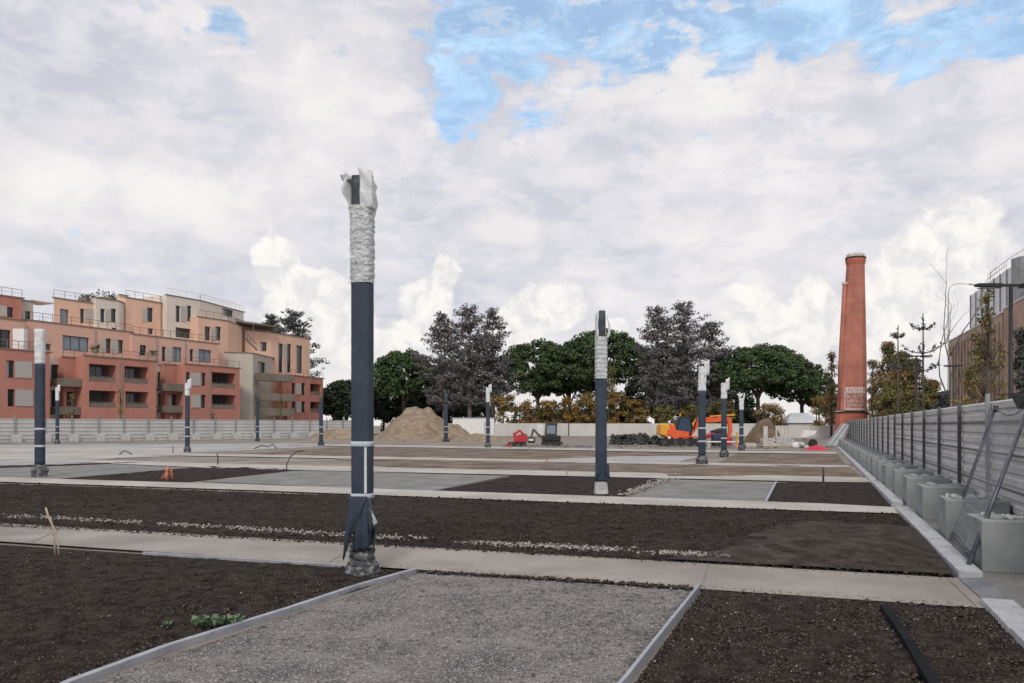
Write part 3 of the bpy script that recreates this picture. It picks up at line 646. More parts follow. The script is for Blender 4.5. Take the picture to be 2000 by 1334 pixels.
# leaning mesh panel
lp = empty('mesh_fence_panel', FP(sY(8.9, 1.55), 1.55), 0, 'loose wire mesh fence panel leaning against the right hoarding', 'fence panel')
a0 = Vector(FP(sY(8.72, 1.62), 1.60, .09)); b0 = Vector((*P(1856, 1052), .05)); 
a1 = Vector((*G(2012, 9.5), Zat(786, 9.5))); b1 = Vector((*G(1943, 11.4), Zat(797, 11.4)))
def lpb(name, pts, r, m='tube_dark', n=8, par=lp):
    mb = MB(); mb.tube(pts, r, n); return mb.build(name, M[m], par, world=True, smooth=True)
lpb('upright', [a0, a1], .025); lpb('upright', [b0, b1], .025)
lpb('bottom_rail', [a0 + (a1 - a0) * .045, b0 + (b1 - b0) * .03], .017)
lpb('bottom_rail', [a0 + (a1 - a0) * .02, b0 + (b1 - b0) * .015], .012)
lpb('top_wire', [b1 + (a1 - b1) * t + Vector((0, 0, -.13 * math.sin(t * 3.14))) for t in np.linspace(0, 1, 9)], .012, 'post_dark')
mb = MB()
for i in range(1, 34):
    t = i / 34; mb.tube([a0.lerp(b0, t).lerp(a1.lerp(b1, t), .05), a0.lerp(b0, t).lerp(a1.lerp(b1, t), .96)], .0019, 3, caps=False)
for i in range(1, 15):
    t = i / 15; mb.tube([a0.lerp(a1, t), b0.lerp(b1, t)], .0019, 3, caps=False)
mb.build('wire_mesh', M['steel'], lp, world=True)
lpb('clamp', [b1 + Vector((0, 0, -.05)), b1 + Vector((.02, 0, .03))], .035, 'black')
bk = MB().box(-.12, .12, -.05, .05, 0, .05).side([(-.1, 0), (.1, 0), (.06, -.16), (-.03, -.16)], -.04, .04)
bo = bk.build('hoarding_bracket', M['black'], None); bo.location = (*G(1994, 10.3), 2.03); bo.rotation_euler = (0, 0, -TH); tag(bo, 'small black bracket hooked over the hoarding top at the right edge', 'bracket')
# stack of panels leaning at the far end of the hoarding
st = empty('stacked_panels', (*G(1640, 66), 0), 0, 'grey steel panels leaning in a slanted stack at the far end of the right hoarding', 'panels')
for k in range(4):
    x0, y0 = G(1634 + 5 * k, 66 - .8 * k)
    MB().add([(x0 - .8, y0, 0), (x0 - .55, y0, 0), (x0 + .75, y0, 1.75 - .05 * k), (x0 + .55, y0, 1.8), (x0 - .8, y0 + .4, 0), (x0 - .55, y0 + .4, 0), (x0 + .75, y0 + .4, 1.75 - .05 * k), (x0 + .55, y0 + .4, 1.8)],
             [(0, 1, 2, 3), (4, 7, 6, 5), (0, 4, 5, 1), (1, 5, 6, 2), (2, 6, 7, 3), (3, 7, 4, 0)]).build('panel', M['galv'] if k % 2 else M['post_grey'], st, world=True)
# ------------------------------------------------------------------ far hoardings
def hoarding_line(label, a, b, h, step, m, rib=True, postm='post_grey', post_h=.12, name='hoarding', base=0):
    a = Vector((*a, 0)); b = Vector((*b, 0)); d = b - a; L = d.length; d.normalize(); n = Vector((d.y, -d.x, 0))
    if n.y > 0: n = -n
    e = empty(name, a, 0, label, 'fence'); k = max(1, round(L / step)); st_ = L / k; T = Matrix(((n.x, d.x, 0, 0), (n.y, d.y, 0, 0), (0, 0, 1, 0), (0, 0, 0, 1)))
    pr = rib_profile(base + .05, h, .38 if rib else 3, -.04 if rib else 0); q = len(pr); spots = []
    for i in range(k):
        s0 = i * st_; v = []
        for s_ in (s0 + .02, s0 + st_ - .02):
            for th in (0, -.03):
                for z, dd in pr: v.append(T @ Vector((-dd + th, s_, z)))
        fs = []
        for j in range(q - 1):
            fs.append((j, j + 1, 2 * q + j + 1, 2 * q + j)); fs.append((q + j, 3 * q + j, 3 * q + j + 1, q + j + 1))
        fs.append((q - 1, 2 * q - 1, 4 * q - 1, 3 * q - 1))
        MB().add(v, fs).build('panel', M[m], e, fix=False)
        MB().box(.055, .13, s0 - .04, s0 + .04, 0, h + post_h, 0, T).build('post', M[postm], e)
        spots.append(a + d * s0 + n * .5)
    return e, spots, d, n
def LY(px): return 1 / (.01355 - 5.6e-6 * px)
e1, spots, dd_, nn_ = hoarding_line('long grey ribbed hoarding in front of the terraced flats on the left', G(-160, LY(-160)), G(700, LY(700)), 2.32, 2.5, 'hoard', post_h=.38)
BG2 = 'pale concrete blocks at the foot of the left hoarding'
proto = None
for i, s in enumerate(spots):
    px = CX + F * s.x / s.y
    if px < -80: continue
    if proto is None:
        proto = empty('footing_block', s, 0, None, 'concrete block', BG2)
        MB().box(-.38, .38, -.5, .35, 0, .72).build('block_body', M['concrete_pale'], proto, bevel=.04)
        MB().tube([(0, -.1, .70), (0, -.1, .78)], [.12, .1], 8).build('stud', M['concrete_pale'], proto)
        c = proto
    else: c = copy_tree(proto)
    c.location = s; c.rotation_euler = (0, 0, math.atan2(nn_.y, nn_.x) + math.pi / 2)
    c['label'] = 'pale concrete footing block at a hoarding post in front of the left flats'
hoarding_line('pale smooth hoarding behind the earth mound and the small diggers', G(752, 112), G(1110, 119), 1.98, 4, 'hoard_pale', False, 'hoard_pale', .06)
hoarding_line('pale hoarding behind the orange excavator and the dark rubble heap', G(1112, 117), G(1480, 117), 1.95, 4.2, 'hoard_pale', False, 'hoard_pale', .06)
hoarding_line('pale hoarding below the hipped roof, left of the brick chimney', G(1484, 100), G(1634, 98), 1.62, 3, 'hoard_pale', False, 'hoard', .05)
# ------------------------------------------------------------------ terraced flats (left)
FA = np.array(G(0, 1 / .01225)); FB = np.array(G(400, 1 / (.01225 - .0000068 * 400)))
fd = (FB - FA) / np.linalg.norm(FB - FA); fin = np.array([-fd[1], fd[0]])
def LF(px, sb=0.0):                 # point of the facade line (set back sb) seen at column px
    o = FA + fin * sb; r = np.array([(px - CX) / F, 1.0])
    A = np.array([[r[0], -fd[0]], [r[1], -fd[1]]]); t = np.linalg.solve(A, o); return tuple(r * t[0])
def hit(px, py, p0, p1):            # (u, z) on the vertical plane p0-p1
    p0 = np.array(p0); p1 = np.array(p1); d = p1 - p0; r = np.array([(px - CX) / F, 1.0])
    A = np.array([[r[0], -d[0]], [r[1], -d[1]]]); t = np.linalg.solve(A, p0); return t[1], Zat(py, t[0])
def wall_face(mb, p0, p1, z0, z1, holes, rev, m=0, mr=0):
    p0 = Vector((*p0, 0)); p1 = Vector((*p1, 0)); d = p1 - p0; n = Vector((d.y, -d.x, 0)).normalized()
    if n.dot(-p0) < 0: n = -n
    us = sorted({0.0, 1.0} | {h[0] for h in holes} | {h[1] for h in holes}); zs = sorted({z0, z1} | {h[2] for h in holes} | {h[3] for h in holes})
    for i in range(len(us) - 1):
        for j in range(len(zs) - 1):
            cu, cz = (us[i] + us[i + 1]) / 2, (zs[j] + zs[j + 1]) / 2
            if any(h[0] < cu < h[1] and h[2] < cz < h[3] for h in holes): continue
            q = [p0 + d * us[i], p0 + d * us[i + 1], p0 + d * us[i + 1], p0 + d * us[i]]
            mb.add([(v.x, v.y, z) for v, z in zip(q, (zs[j], zs[j], zs[j + 1], zs[j + 1]))], [(0, 1, 2, 3)], m)
    for h in holes:
        a, b = p0 + d * h[0], p0 + d * h[1]; ai, bi = a - n * h[4], b - n * h[4]; x = [(a, h[2]), (b, h[2]), (b, h[3]), (a, h[3])]; y = [(ai, h[2]), (bi, h[2]), (bi, h[3]), (ai, h[3])]
        vs = [(v.x, v.y, z) for v, z in x + y]; mb.add(vs, [(0, 1, 5, 4), (1, 2, 6, 5), (2, 3, 7, 6), (3, 0, 4, 7)], m)
    return n
def volume(bld, pts, ztop, z0, m, wins=(), depth=9, cope=True, pname='wall', off=None, rail=False, copem='taupe'):
    """pts: visible corners left to right; wins: (face, px0, px1, py0, py1, kind)"""
    n = len(pts); mb = MB(); faces = [(pts[i], pts[i + 1]) for i in range(n - 1)]; off = off if off is not None else fin * depth
    parts = []
    for fi, (a, b) in enumerate(faces):
        holes = []
        for (f, x0, x1, y0, y1, k) in wins:
            if f != fi: continue
            u0, za = hit(x0, (y0 + y1) / 2, a, b); u1, zb = hit(x1, (y0 + y1) / 2, a, b); um = (x0 + x1) / 2
            zt = hit(um, y0, a, b)[1]; zl = hit(um, y1, a, b)[1]
            if k == 's' : parts.append(('s', a, b, u0, u1, zl, zt)); continue
            rev = {'w': .28, 'l': 1.5, 'o': .6}[k[0]]
            holes.append((max(u0, .01), min(u1, .99), max(zl, z0 + .05), min(zt, ztop - .15), rev)); parts.append((k, a, b, *holes[-1][:4]))
        wall_face(mb, a, b, z0, ztop, holes, 0)
    back = [(pts[-1][0] + off[0], pts[-1][1] + off[1]), (pts[0][0] + off[0], pts[0][1] + off[1])]
    ring = list(pts) + back
    mb.add([(*pts[-1], z0), (*back[0], z0), (*back[0], ztop), (*pts[-1], ztop)], [(0, 1, 2, 3)])
    mb.add([(*back[0], z0), (*back[1], z0), (*back[1], ztop), (*back[0], ztop)], [(0, 1, 2, 3)])
    mb.add([(*back[1], z0), (*pts[0], z0), (*pts[0], ztop), (*back[1], ztop)], [(0, 1, 2, 3)])
    mb.add([(*p, ztop) for p in ring], [tuple(range(len(ring)))])
    mb.build(pname, M[m], bld, world=True, fix=False)
    if cope:
        c = MB()
        for a, b in faces + [(pts[-1], back[0])]:
            A = Vector((*a, 0)); B = Vector((*b, 0)); d = (B - A).normalized(); nn = Vector((d.y, -d.x, 0)); 
            if nn.dot(-A) < 0: nn = -nn
            q = [A - d * .06 + nn * .08, B + d * .06 + nn * .08, B + d * .06 - nn * .3, A - d * .06 - nn * .3]
            c.prism([(v.x, v.y) for v in q], ztop + .004, ztop + .13)
        c.build('coping', M[copem], bld, world=True)
    if rail:
        c = MB()
        for a, b in faces:
            A = Vector((*a, ztop + .13)); B = Vector((*b, ztop + .13)); L = (B - A).length; k = max(2, int(L / 1.1))
            for i in range(k + 1): c.tube([A.lerp(B, i / k), A.lerp(B, i / k) + Vector((0, 0, .85))], .035, 4)
            c.tube([A + Vector((0, 0, .85)), B + Vector((0, 0, .85))], .04, 4); c.tube([A + Vector((0, 0, .45)), B + Vector((0, 0, .45))], .02, 4)
        c.build('railing', M[rail], bld, world=True)
    for p in parts:
        k, a, b, u0, u1, zl, zt = p; A = Vector((*a, 0)); B = Vector((*b, 0)); d = B - A; L = d.length; dn = d.normalized(); nn = Vector((dn.y, -dn.x, 0))
        if nn.dot(-A) < 0: nn = -nn
        def bx(mb, ua, ub, za, zb, o0, o1, mi):   # box on the facade: along u (0-1), heights, out-offsets
            q = [A + d * ua + nn * o0, A + d * ub + nn * o0, A + d * ub + nn * o1, A + d * ua + nn * o1]; mb.prism([(v.x, v.y) for v in q], za, zb, mi)
        w = MB(); du = .07 / L; e_ = .003 / L
        if k == 's':
            bx(w, u0, u1, zl, zt, .01, .07, 0); w.build('shutter', M['shutter'], bld, world=True); continue
        dep = {'w': .26, 'l': 1.46, 'o': .58}[k[0]]
        gm = 'glass_cool' if k.endswith('c') else 'glass'
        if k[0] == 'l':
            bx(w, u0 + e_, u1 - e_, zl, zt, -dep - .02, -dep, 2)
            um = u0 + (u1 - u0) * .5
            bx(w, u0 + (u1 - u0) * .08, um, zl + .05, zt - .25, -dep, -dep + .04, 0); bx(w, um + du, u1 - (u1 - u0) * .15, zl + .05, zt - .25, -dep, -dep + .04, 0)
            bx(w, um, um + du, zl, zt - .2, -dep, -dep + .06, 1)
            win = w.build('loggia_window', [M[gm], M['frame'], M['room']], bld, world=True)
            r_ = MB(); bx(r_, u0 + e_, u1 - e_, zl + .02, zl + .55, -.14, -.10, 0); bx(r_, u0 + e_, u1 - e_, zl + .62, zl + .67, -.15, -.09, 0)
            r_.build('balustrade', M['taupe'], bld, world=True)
        else:
            bx(w, u0 + e_, u1 - e_, zl, zt, -dep - .02, -dep, 0)
            bx(w, u0 + e_, u0 + du, zl, zt, -dep, -dep + .06, 1); bx(w, u1 - du, u1 - e_, zl, zt, -dep, -dep + .06, 1)
            bx(w, u0 + du, u1 - du, zt - .08, zt - .003, -dep, -dep + .06, 1); bx(w, u0 + du, u1 - du, zl + .003, zl + .08, -dep, -dep + .06, 1)
            if (u1 - u0) * L > 1.3:
                for t in ([.5] if (u1 - u0) * L < 2.6 else [.33, .66]):
                    um = u0 + (u1 - u0) * t; bx(w, um - du / 2, um + du / 2, zl + .08, zt - .08, -dep, -dep + .05, 1)
            if k == 'w' and (hash_u(u0 * 97 + zl) % 3 == 0): bx(w, u0 + du, u0 + (u1 - u0) * .42, zl + .09, zt - .09, -dep + .003, -dep + .02, 2)
            w.build('window', [M[gm], M['frame'], M['shutter']], bld, world=True)
def hash_u(v): return int(abs(v) * 1000)
def balcony(bld, a, b, z0, z1, out, m='taupe'):
    A = Vector((*a, 0)); B = Vector((*b, 0)); d = (B - A).normalized(); nn = Vector((d.y, -d.x, 0))
    if nn.dot(-A) < 0: nn = -nn
    mb = MB(); q = [A - nn * .3, B - nn * .3, B + nn * out, A + nn * out]
    mb.prism([(v.x, v.y) for v in q], z0, z0 + .2)
    q = [A + nn * (out - .06), B + nn * (out - .06), B + nn * (out + .01), A + nn * (out + .01)]; mb.prism([(v.x, v.y) for v in q], z0 + .203, z1)
    for C in (A, B):
        q = [C - d * .03, C + d * .03, C + d * .03 + nn * (out - .065), C - d * .03 + nn * (out - .065)]; mb.prism([(v.x, v.y) for v in q], z0 + .203, z1)
    mb.build('balcony', M[m], bld, world=True)
b1_ = empty('apartment_building', (*LF(200, 5), 0), 0, 'stepped apartment building in red, peach and beige render with terraces on the left', 'building')
zA = 9.7
# bottom tier
volume(b1_, [LF(-150), LF(97)], zA, 0, 'red', [(0, 13, 28, 704, 738, 'w'), (0, 29, 62, 706, 738, 's'), (0, 15, 29, 760, 794, 'w'), (0, 30, 64, 761, 793, 's'), (0, -60, -20, 702, 737, 'l'), (0, -60, -20, 758, 793, 'l')], rail='taupe')
volume(b1_, [LF(97.2, 2.6), LF(128, 2.6)], zA - .35, 0, 'beige', [(0, 100, 116, 712, 740, 'w'), (0, 100, 112, 762, 795, 'w')], cope=False)
volume(b1_, [LF(124, 1.7), LF(166, 1.7)], zA - .2, 0, 'red', [(0, 122 + 8, 160, 765, 806, 'w')], 7, rail='taupe')
balcony(b1_, LF(99, 1.6), LF(163, 1.6), Zat(756, 90), Zat(741, 90), 1.2)
balcony(b1_, LF(99, 1.6), LF(163, 1.6), Zat(810, 90), Zat(795, 90), 1.0)
volume(b1_, [LF(165), LF(305)], zA, 0, 'red', [(0, 174, 227, 712, 746, 'l'), (0, 243, 290, 716, 749, 'l'), (0, 174, 227, 763, 796, 'l'), (0, 245, 290, 765, 797, 'l')], rail='taupe')
volume(b1_, [LF(305.2, 2.4), LF(326, 2.4)], zA - .3, 0, 'beige', [(0, 308, 318, 727, 748, 'w'), (0, 309, 318, 768, 796, 'w')], cope=False)
volume(b1_, [LF(322, 1.6), LF(363, 1.6)], zA - .1, 0, 'red', [(0, 328, 352, 770, 800, 'w')], 7, rail='taupe')
balcony(b1_, LF(308, 1.5), LF(352, 1.5), Zat(764, 101), Zat(749, 101), 1.2)
balcony(b1_, LF(308, 1.5), LF(352, 1.5), Zat(806, 101), Zat(792, 101), 1.0)
volume(b1_, [LF(362), LF(468)], zA, 0, 'red', [(0, 363, 371, 727, 755, 'w'), (0, 372, 391, 728, 753, 's'), (0, 393, 402, 728, 754, 'w'), (0, 414, 460, 728, 758, 'l'), (0, 363, 371, 770, 797, 'w'), (0, 373, 391, 771, 796, 's'), (0, 393, 402, 771, 797, 'w'), (0, 414, 460, 771, 799, 'l')], rail='taupe')
# second tier
s2 = 2.6
z_2 = hit(200, 641, LF(150, s2), LF(300, s2))[1]
volume(b1_, [LF(-150, s2), LF(48, s2)], hit(0, 622, LF(-10, s2), LF(48, s2))[1], zA - .3, 'peach_pink', [(0, -20, 21, 643, 680, 'w')])
volume(b1_, [LF(44, s2 + .8), LF(258, s2 + .8)], z_2, zA - .3, 'peach_pink', [(0, 122, 174, 657, 686, 'wc'), (0, 196, 206, 661, 688, 's'), (0, 207, 217, 661, 690, 'w'), (0, 218, 229, 662, 690, 's'), (0, 230, 241, 664, 690, 'w'), (0, 84, 100, 671, 684, 'w')], rail='taupe')
volume(b1_, [LF(258.2, s2 + .3), LF(427, s2 + .3)], hit(300, 657, LF(258, s2), LF(420, s2))[1], zA - .3, 'peach_pink', [(0, 273, 286, 674, 694, 'w'), (0, 316, 324, 677, 706, 'w'), (0, 325, 335, 679, 706, 's'), (0, 337, 355, 678, 707, 'wc'), (0, 370, 378, 682, 706, 'w'), (0, 379, 387, 684, 706, 's'), (0, 388, 413, 683, 708, 'wc')], rail='taupe')
MB().box(*[0, 1.2, 0, .6, 0, 2.4], 0, Matrix.Translation((*LF(25, 1.2), zA))).build('terrace_screen', M['white'], b1_, world=True)
# third tier
s3 = 6.2
def z3(px, py, sb=s3): return hit(px, py, LF(px - 10, sb), LF(px + 10, sb))[1]
volume(b1_, [LF(-150, 5.2), LF(43, 5.2)], z3(20, 580, 5.2), z_2 - .8, 'red', [(0, 0, 13, 597, 618, 's'), (0, 14, 26, 600, 620, 'w')], 7, rail='post_grey')
volume(b1_, [LF(43.2, 5.6), LF(65, 5.6)], z3(50, 588, 5.6), z_2 - .8, 'beige', [(0, 49, 60, 607, 631, 'w')], 5)
volume(b1_, [LF(105, s3), LF(187, s3)], z3(140, 587), z_2 - .8, 'peach', [(0, 117, 134, 604, 631, 'wc'), (0, 156, 165, 603, 631, 'w'), (0, 166, 186, 603, 630, 's')], 7, rail='post_grey', off=np.array([(103 - CX) / F, 1.0]) * 7)
volume(b1_, [LF(187.2, s3 - .5), LF(233, s3 - .5), G(248, LF(248, s3 - .5)[1] + 2)], z3(200, 585), z_2 - .8, 'beige_pale', [(0, 196, 205, 603, 630, 'w'), (0, 206, 215, 604, 629, 's'), (0, 217, 227, 603, 630, 'w'), (0, 218, 228, 640, 646, 'w')], 7)
volume(b1_, [LF(234, s3 + 3), LF(248, s3 + 3)], z3(240, 577, s3 + 3), z_2 - .8, 'beige', [], 4)
volume(b1_, [LF(246, s3 + .3), LF(313, s3 + .3), G(327, LF(327, s3)[1] + 2.5)], z3(280, 586), z_2 - 1, 'peach', [(0, 278, 287, 603, 628, 's'), (0, 288, 299, 601, 629, 'w'), (0, 289, 299, 641, 653, 'w')], 7, rail='post_grey')
volume(b1_, [LF(325, s3 - .3), LF(391, s3 - .3), G(476, LF(391, s3)[1] + 11)], z3(360, 583), z_2 - 2, 'beige_pale', [(0, 343, 352, 597, 629, 'w'), (0, 353, 363, 598, 628, 's'), (0, 365, 374, 597, 628, 'w'), (0, 343, 375, 641, 660, 'w'), (1, 434, 455, 603, 618, 'w')], 8, rail='white')
volume(b1_, [LF(387, s3 - 1.8), LF(446, s3 - 1.8), G(472, LF(446, s3)[1] + 4)], z3(415, 623, s3 - 1.8), zA - 1, 'peach', [(0, 400, 411, 638, 665, 'w'), (0, 412, 420, 639, 664, 's'), (0, 421, 432, 638, 665, 'w')], 8, rail='taupe')
for k_, (px_, sb_, zt_, zb_) in enumerate([(236, 0, zA - .2, 0), (409, 0, zA - .2, 0), (80, 0, zA - .2, 0), (186, s2 + .8, z_2 - .2, zA), (306, s2 + .3, z_2 - .4, zA), (362, s2 + .3, z_2 - .4, zA)]):
    c_ = Vector((*LF(px_, sb_), 0)) - Vector((*fin, 0)) * .09
    MB().tube([c_ + Vector((0, 0, zb_)), c_ + Vector((0, 0, zt_))], .055, 6).build('downpipe', M['post_grey'], b1_, world=True)
# thin pergola slab over the gap in the top tier, roof plants
pg = MB(); A = Vector((*LF(60, s3), 0)); B = Vector((*LF(108, s3), 0)); d_ = (B - A).normalized(); n_ = Vector((-d_.y, d_.x, 0))
zz_ = z3(85, 590); pg.prism([(v.x, v.y) for v in (A, B, B + n_ * 3, A + n_ * 3)], zz_, zz_ + .12)
for t in (0.1, .35, .6, .9): pg.tube([A.lerp(B, t) + Vector((0, 0, z_2 - .5)), A.lerp(B, t) + Vector((0, 0, z_2 + .8))], .03, 4)
pg.build('pergola', M['white'], b1_, world=True)
# grey stair tower, right-hand block
tw = [G(420, 113), G(494, 115), G(533, 123)]
volume(b1_, tw, hit(450, 689, tw[0], tw[1])[1], 0, 'beige', [(1, 504, 518, 707, 729, 'w')], off=np.array([-3., 9.]))
cu = [G(478, 121.5), G(530, 125), G(605, 134)]
volume(b1_, cu, hit(560, 655, cu[1], cu[2])[1], 0, 'peach', [(0, 508, 521, 668, 686, 'w'), (1, 543, 553, 671, 728, 'w'), (1, 554, 560, 672, 728, 's'), (1, 561, 569, 672, 728, 'w'), (1, 578, 591, 675, 729, 'w')], off=np.array([-4., 10.]), rail='taupe')
cr = [G(561, 121.5), G(631, 131)]
volume(b1_, cr, hit(596, 736, *cr)[1], 0, 'red', [(0, 570, 577, 748, 771, 'w'), (0, 578, 588, 749, 771, 's'), (0, 589, 596, 748, 772, 'w'), (0, 606, 627, 750, 772, 'l'), (0, 570, 577, 784, 806, 'w'), (0, 578, 588, 785, 806, 's'), (0, 589, 596, 784, 806, 'w'), (0, 606, 627, 785, 806, 'l')], off=np.array([-3., 6.]), rail='taupe')
for ya, yb in ((745, 731), (783, 769), (812, 797)): balcony(b1_, G(499, 116), G(563, 120.5), Zat(ya, 118), Zat(yb, 118), 1.6)
volume(b1_, [G(455, 120), G(530, 127.5)], Zat(632, 118), 8, 'peach_pink', [], off=np.array([-4., 6.]), rail='taupe')
# outside stair on the terrace
stp = MB(); a = Vector((*G(474, 114.5), Zat(656, 114.5))); b = Vector((*G(502, 114.5), Zat(684, 114.5)))
stp.tube([a, b], .12, 4); stp.tube([a + Vector((0, 0, .9)), b + Vector((0, 0, .9))], .05, 4)
for t in np.linspace(0, 1, 7): stp.tube([a.lerp(b, t), a.lerp(b, t) + Vector((0, 0, .9))], .03, 4)
stp.build('outside_stair', M['frame'], b1_, world=True)
# thin roof canopy
cn = MB(); a = G(462, 118); b = G(536, 124); zc = Zat(630, 119); cn.prism([a, b, (b[0] - 2, b[1] + 5), (a[0] - 2, a[1] + 5)], zc, zc + .18)
cn.tube([(*G(495, 120), zc - 2.4), (*G(495, 120), zc)], .06, 4); cn.build('roof_canopy', M['taupe'], b1_, world=True)
# ------------------------------------------------------------------ right-hand brick building
rb_ = empty('brick_building', (*G(1900, 92), 0), 0, 'long brown brick building with a grey glazed top storey at the right edge', 'building')
q0, q1, q2_ = G(1852, 106), G(1958, 78.5), G(2080, 60)
volume(rb_, [q0, q1], 13.0, 0, 'bricks2', [(0, 1903, 1910, 687, 706, 'wc'), (0, 1949, 1956, 671, 690, 'wc'), (0, 1873, 1880, 722, 739, 'w'), (0, 1920, 1927, 720, 742, 'w')], off=np.array([14., 4.]), copem='white')
volume(rb_, [(q1[0] + .05, q1[1] - .05), q2_], 13.3, 0, 'bricks3', [(0, 1985, 1992, 655, 680, 'wc'), (0, 1985, 1992, 710, 740, 'w')], off=np.array([14., 4.]), copem='white')
fins = MB()
for t in np.linspace(.06, .96, 15):
    x = q0[0] + (q1[0] - q0[0]) * t; y = q0[1] + (q1[1] - q0[1]) * t; fins.box(x - .22, x, y - .12, y + .12, 1, 12.2)
fins.build('brick_rib', M['bricks2'], rb_, world=True)
pa, pb, pc = G(1896, 100), G(1930, 90), G(2060, 70)
hz1, hz2 = Zat(577, 100), Zat(525, 80)
ph = MB()
ph.add([(*pa, 13), (*pb, 13), (*pb, Zat(553, 90)), (*pa, hz1)], [(0, 1, 2, 3)])
xx = G(1967, 83); ph.add([(*pb, 13), (*xx, 13), (*xx, Zat(526, 83)), (*pb, Zat(553, 90))], [(0, 1, 2, 3)])
ph.add([(*xx, 13), (*pc, 13), (*pc, Zat(526, 83)), (*xx, Zat(526, 83))], [(0, 1, 2, 3)])
ph.add([(*pa, 13), (*pa, hz1), (pa[0] + 12, pa[1] + 3, hz1), (pa[0] + 12, pa[1] + 3, 13)], [(0, 1, 2, 3)])
ph.add([(*pa, hz1), (*pb, Zat(553, 90)), (*xx, Zat(526, 83)), (*pc, Zat(526, 83)), (pc[0] + 14, pc[1] + 4, hz1 + 2), (pa[0] + 12, pa[1] + 3, hz1)], [(0, 1, 2, 3, 4, 5)])
ph.build('top_storey', M['zinc'], rb_, world=True, fix=False)
for t in np.linspace(0, 1, 4):
    for a, b, za, zb in ((pa, pb, hz1, Zat(553, 90)), (pb, xx, Zat(553, 90), Zat(526, 83))):
        x = a[0] + (b[0] - a[0]) * t; y = a[1] + (b[1] - a[1]) * t; MB().tube([(x - .08, y - .04, 13.1), (x - .08, y - .04, za + (zb - za) * t)], .07, 4).build('mullion', M['post_grey'], rb_, world=True)
rl = MB(); A = Vector((*pb, Zat(553, 90))); B = Vector((*xx, Zat(526, 83)))
for t in np.linspace(0, 1, 9): rl.tube([A.lerp(B, t), A.lerp(B, t) + Vector((0, 0, 1.0))], .04, 4)
for k in (.5, 1.0): rl.tube([A + Vector((0, 0, k)), B + Vector((0, 0, k))], .04, 4)
A = B; B = Vector((*pc, Zat(526, 83)))
for t in np.linspace(0, 1, 9): rl.tube([A.lerp(B, t), A.lerp(B, t) + Vector((0, 0, 1.0))], .03, 4)
rl.tube([A + Vector((0, 0, 1)), B + Vector((0, 0, 1))], .04, 4)
rl.build('railing', M['white'], rb_, world=True)
MB().box(0, 1.5, 0, 1.5, 13, Zat(500, 76), 0, Matrix.Translation((*G(1994, 76), 0))).build('lift_shaft', M['post_grey'], rb_, world=True)
# hipped roof behind the hoarding, left of the chimney
hb = empty('low_building', (*G(1575, 125), 0), 0, 'low building with a pale blue grey hipped roof left of the chimney', 'building')
xa, xb = G(1538, 125)[0], G(1612, 125)[0]; zr0, zr1 = Zat(826, 125), Zat(806, 125)
MB().box(xa + .3, xb - .3, 125.3, 130, 0, zr0).build('wall', M['hoard_pale'], hb, world=True)
MB().add([(xa, 125, zr0 + .003), (xb, 125, zr0 + .003), (xb, 131, zr0 + .003), (xa, 131, zr0 + .003), (xa + 1.6, 128, zr1), (xb - 1.6, 128, zr1)], [(0, 1, 5, 4), (1, 2, 5), (2, 3, 4, 5), (3, 0, 4), (0, 3, 2, 1)]).build('roof', M['zinc'], hb, world=True)
# white site hut behind the mound
wb = empty('site_cabin', (*G(925, 108), 0), 0, 'long white site cabin half hidden behind the earth mound', 'cabin')
xa, xb = G(884, 107)[0], G(965, 107)[0]
MB().box(xa, xb, 107, 109.5, .3, Zat(817, 107)).build('cabin_body', M['white'], wb, world=True, bevel=.05)
MB().box(xa - .1, xb + .1, 106.95, 109.6, Zat(817, 107) + .002, Zat(817, 107) + .12).build('roof_edge', M['post_grey'], wb, world=True)
MB().box(xb - 1.4, xb - .5, 106.93, 106.99, .4, 2.2).build('door', M['hoard'], wb, world=True)
# ------------------------------------------------------------------ brick chimney
Yc = 90.0; ch = empty('brick_chimney', (*G(1664, Yc), 0), R(12), 'tall red brick factory chimney with a painted white sign near its base', 'chimney')
def zc_(y): return Zat(y, Yc)
def px2m(n): return n * Yc / F
def oct_tube(name, tab, m, n=4, ph=math.pi / 4, par=ch, x0=0, y0=0, f=1.35):
    mb = MB(); zs = [a for a, w in tab]; mb.tube([(x0, y0, z) for z, w in tab], [px2m(w) / 2 * f for z, w in tab], n, 0, True, ph); return mb.build(name, M[m], par)
NS = 8; C8 = math.cos(math.pi / 8)
def cxz(z): return px2m(float(np.interp(z, [0, zc_(803), zc_(515), 40], [-1, -.5, 7, 7])))
def rt(name, tab, m): 
    mb = MB(); mb.tube([(cxz(z), 0, z) for z, w in tab], [px2m(w) / 2 / C8 for z, w in tab], NS); return mb.build(name, M[m], ch, smooth=False)
ch.rotation_euler = (0, 0, 0)
shaft = rt('shaft', [(zc_(803), 50), (zc_(757), 48), (zc_(700), 44.5), (zc_(600), 37), (zc_(515), 30)], 'chim')
rt('collar', [(zc_(518), 31), (zc_(510), 34.5), (zc_(506), 34.5)], 'chim_low'); rt('collar', [(zc_(506), 35.5), (zc_(503), 35.5)], 'darkline')
rt('cap', [(zc_(503), 31), (zc_(498), 31), (zc_(496), 28)], 'stone')
pl_ = rt('plinth', [(0, 59), (zc_(843), 57), (zc_(808), 53)], 'chim_low')
rt('iron_band', [(zc_(808), 53.5), (zc_(804), 53.5)], 'darkline')
bt = MB(); bt.tube([(-px2m(20.5), 0, zc_(803)), (-px2m(19.5), 0, zc_(700)), (-px2m(15.5), 0, zc_(600)), (-px2m(14), 0, zc_(556))], [px2m(6.5), px2m(6.5), px2m(5), px2m(4.2)], 10)
bt.build('buttress', M['chim'], ch, smooth=True)
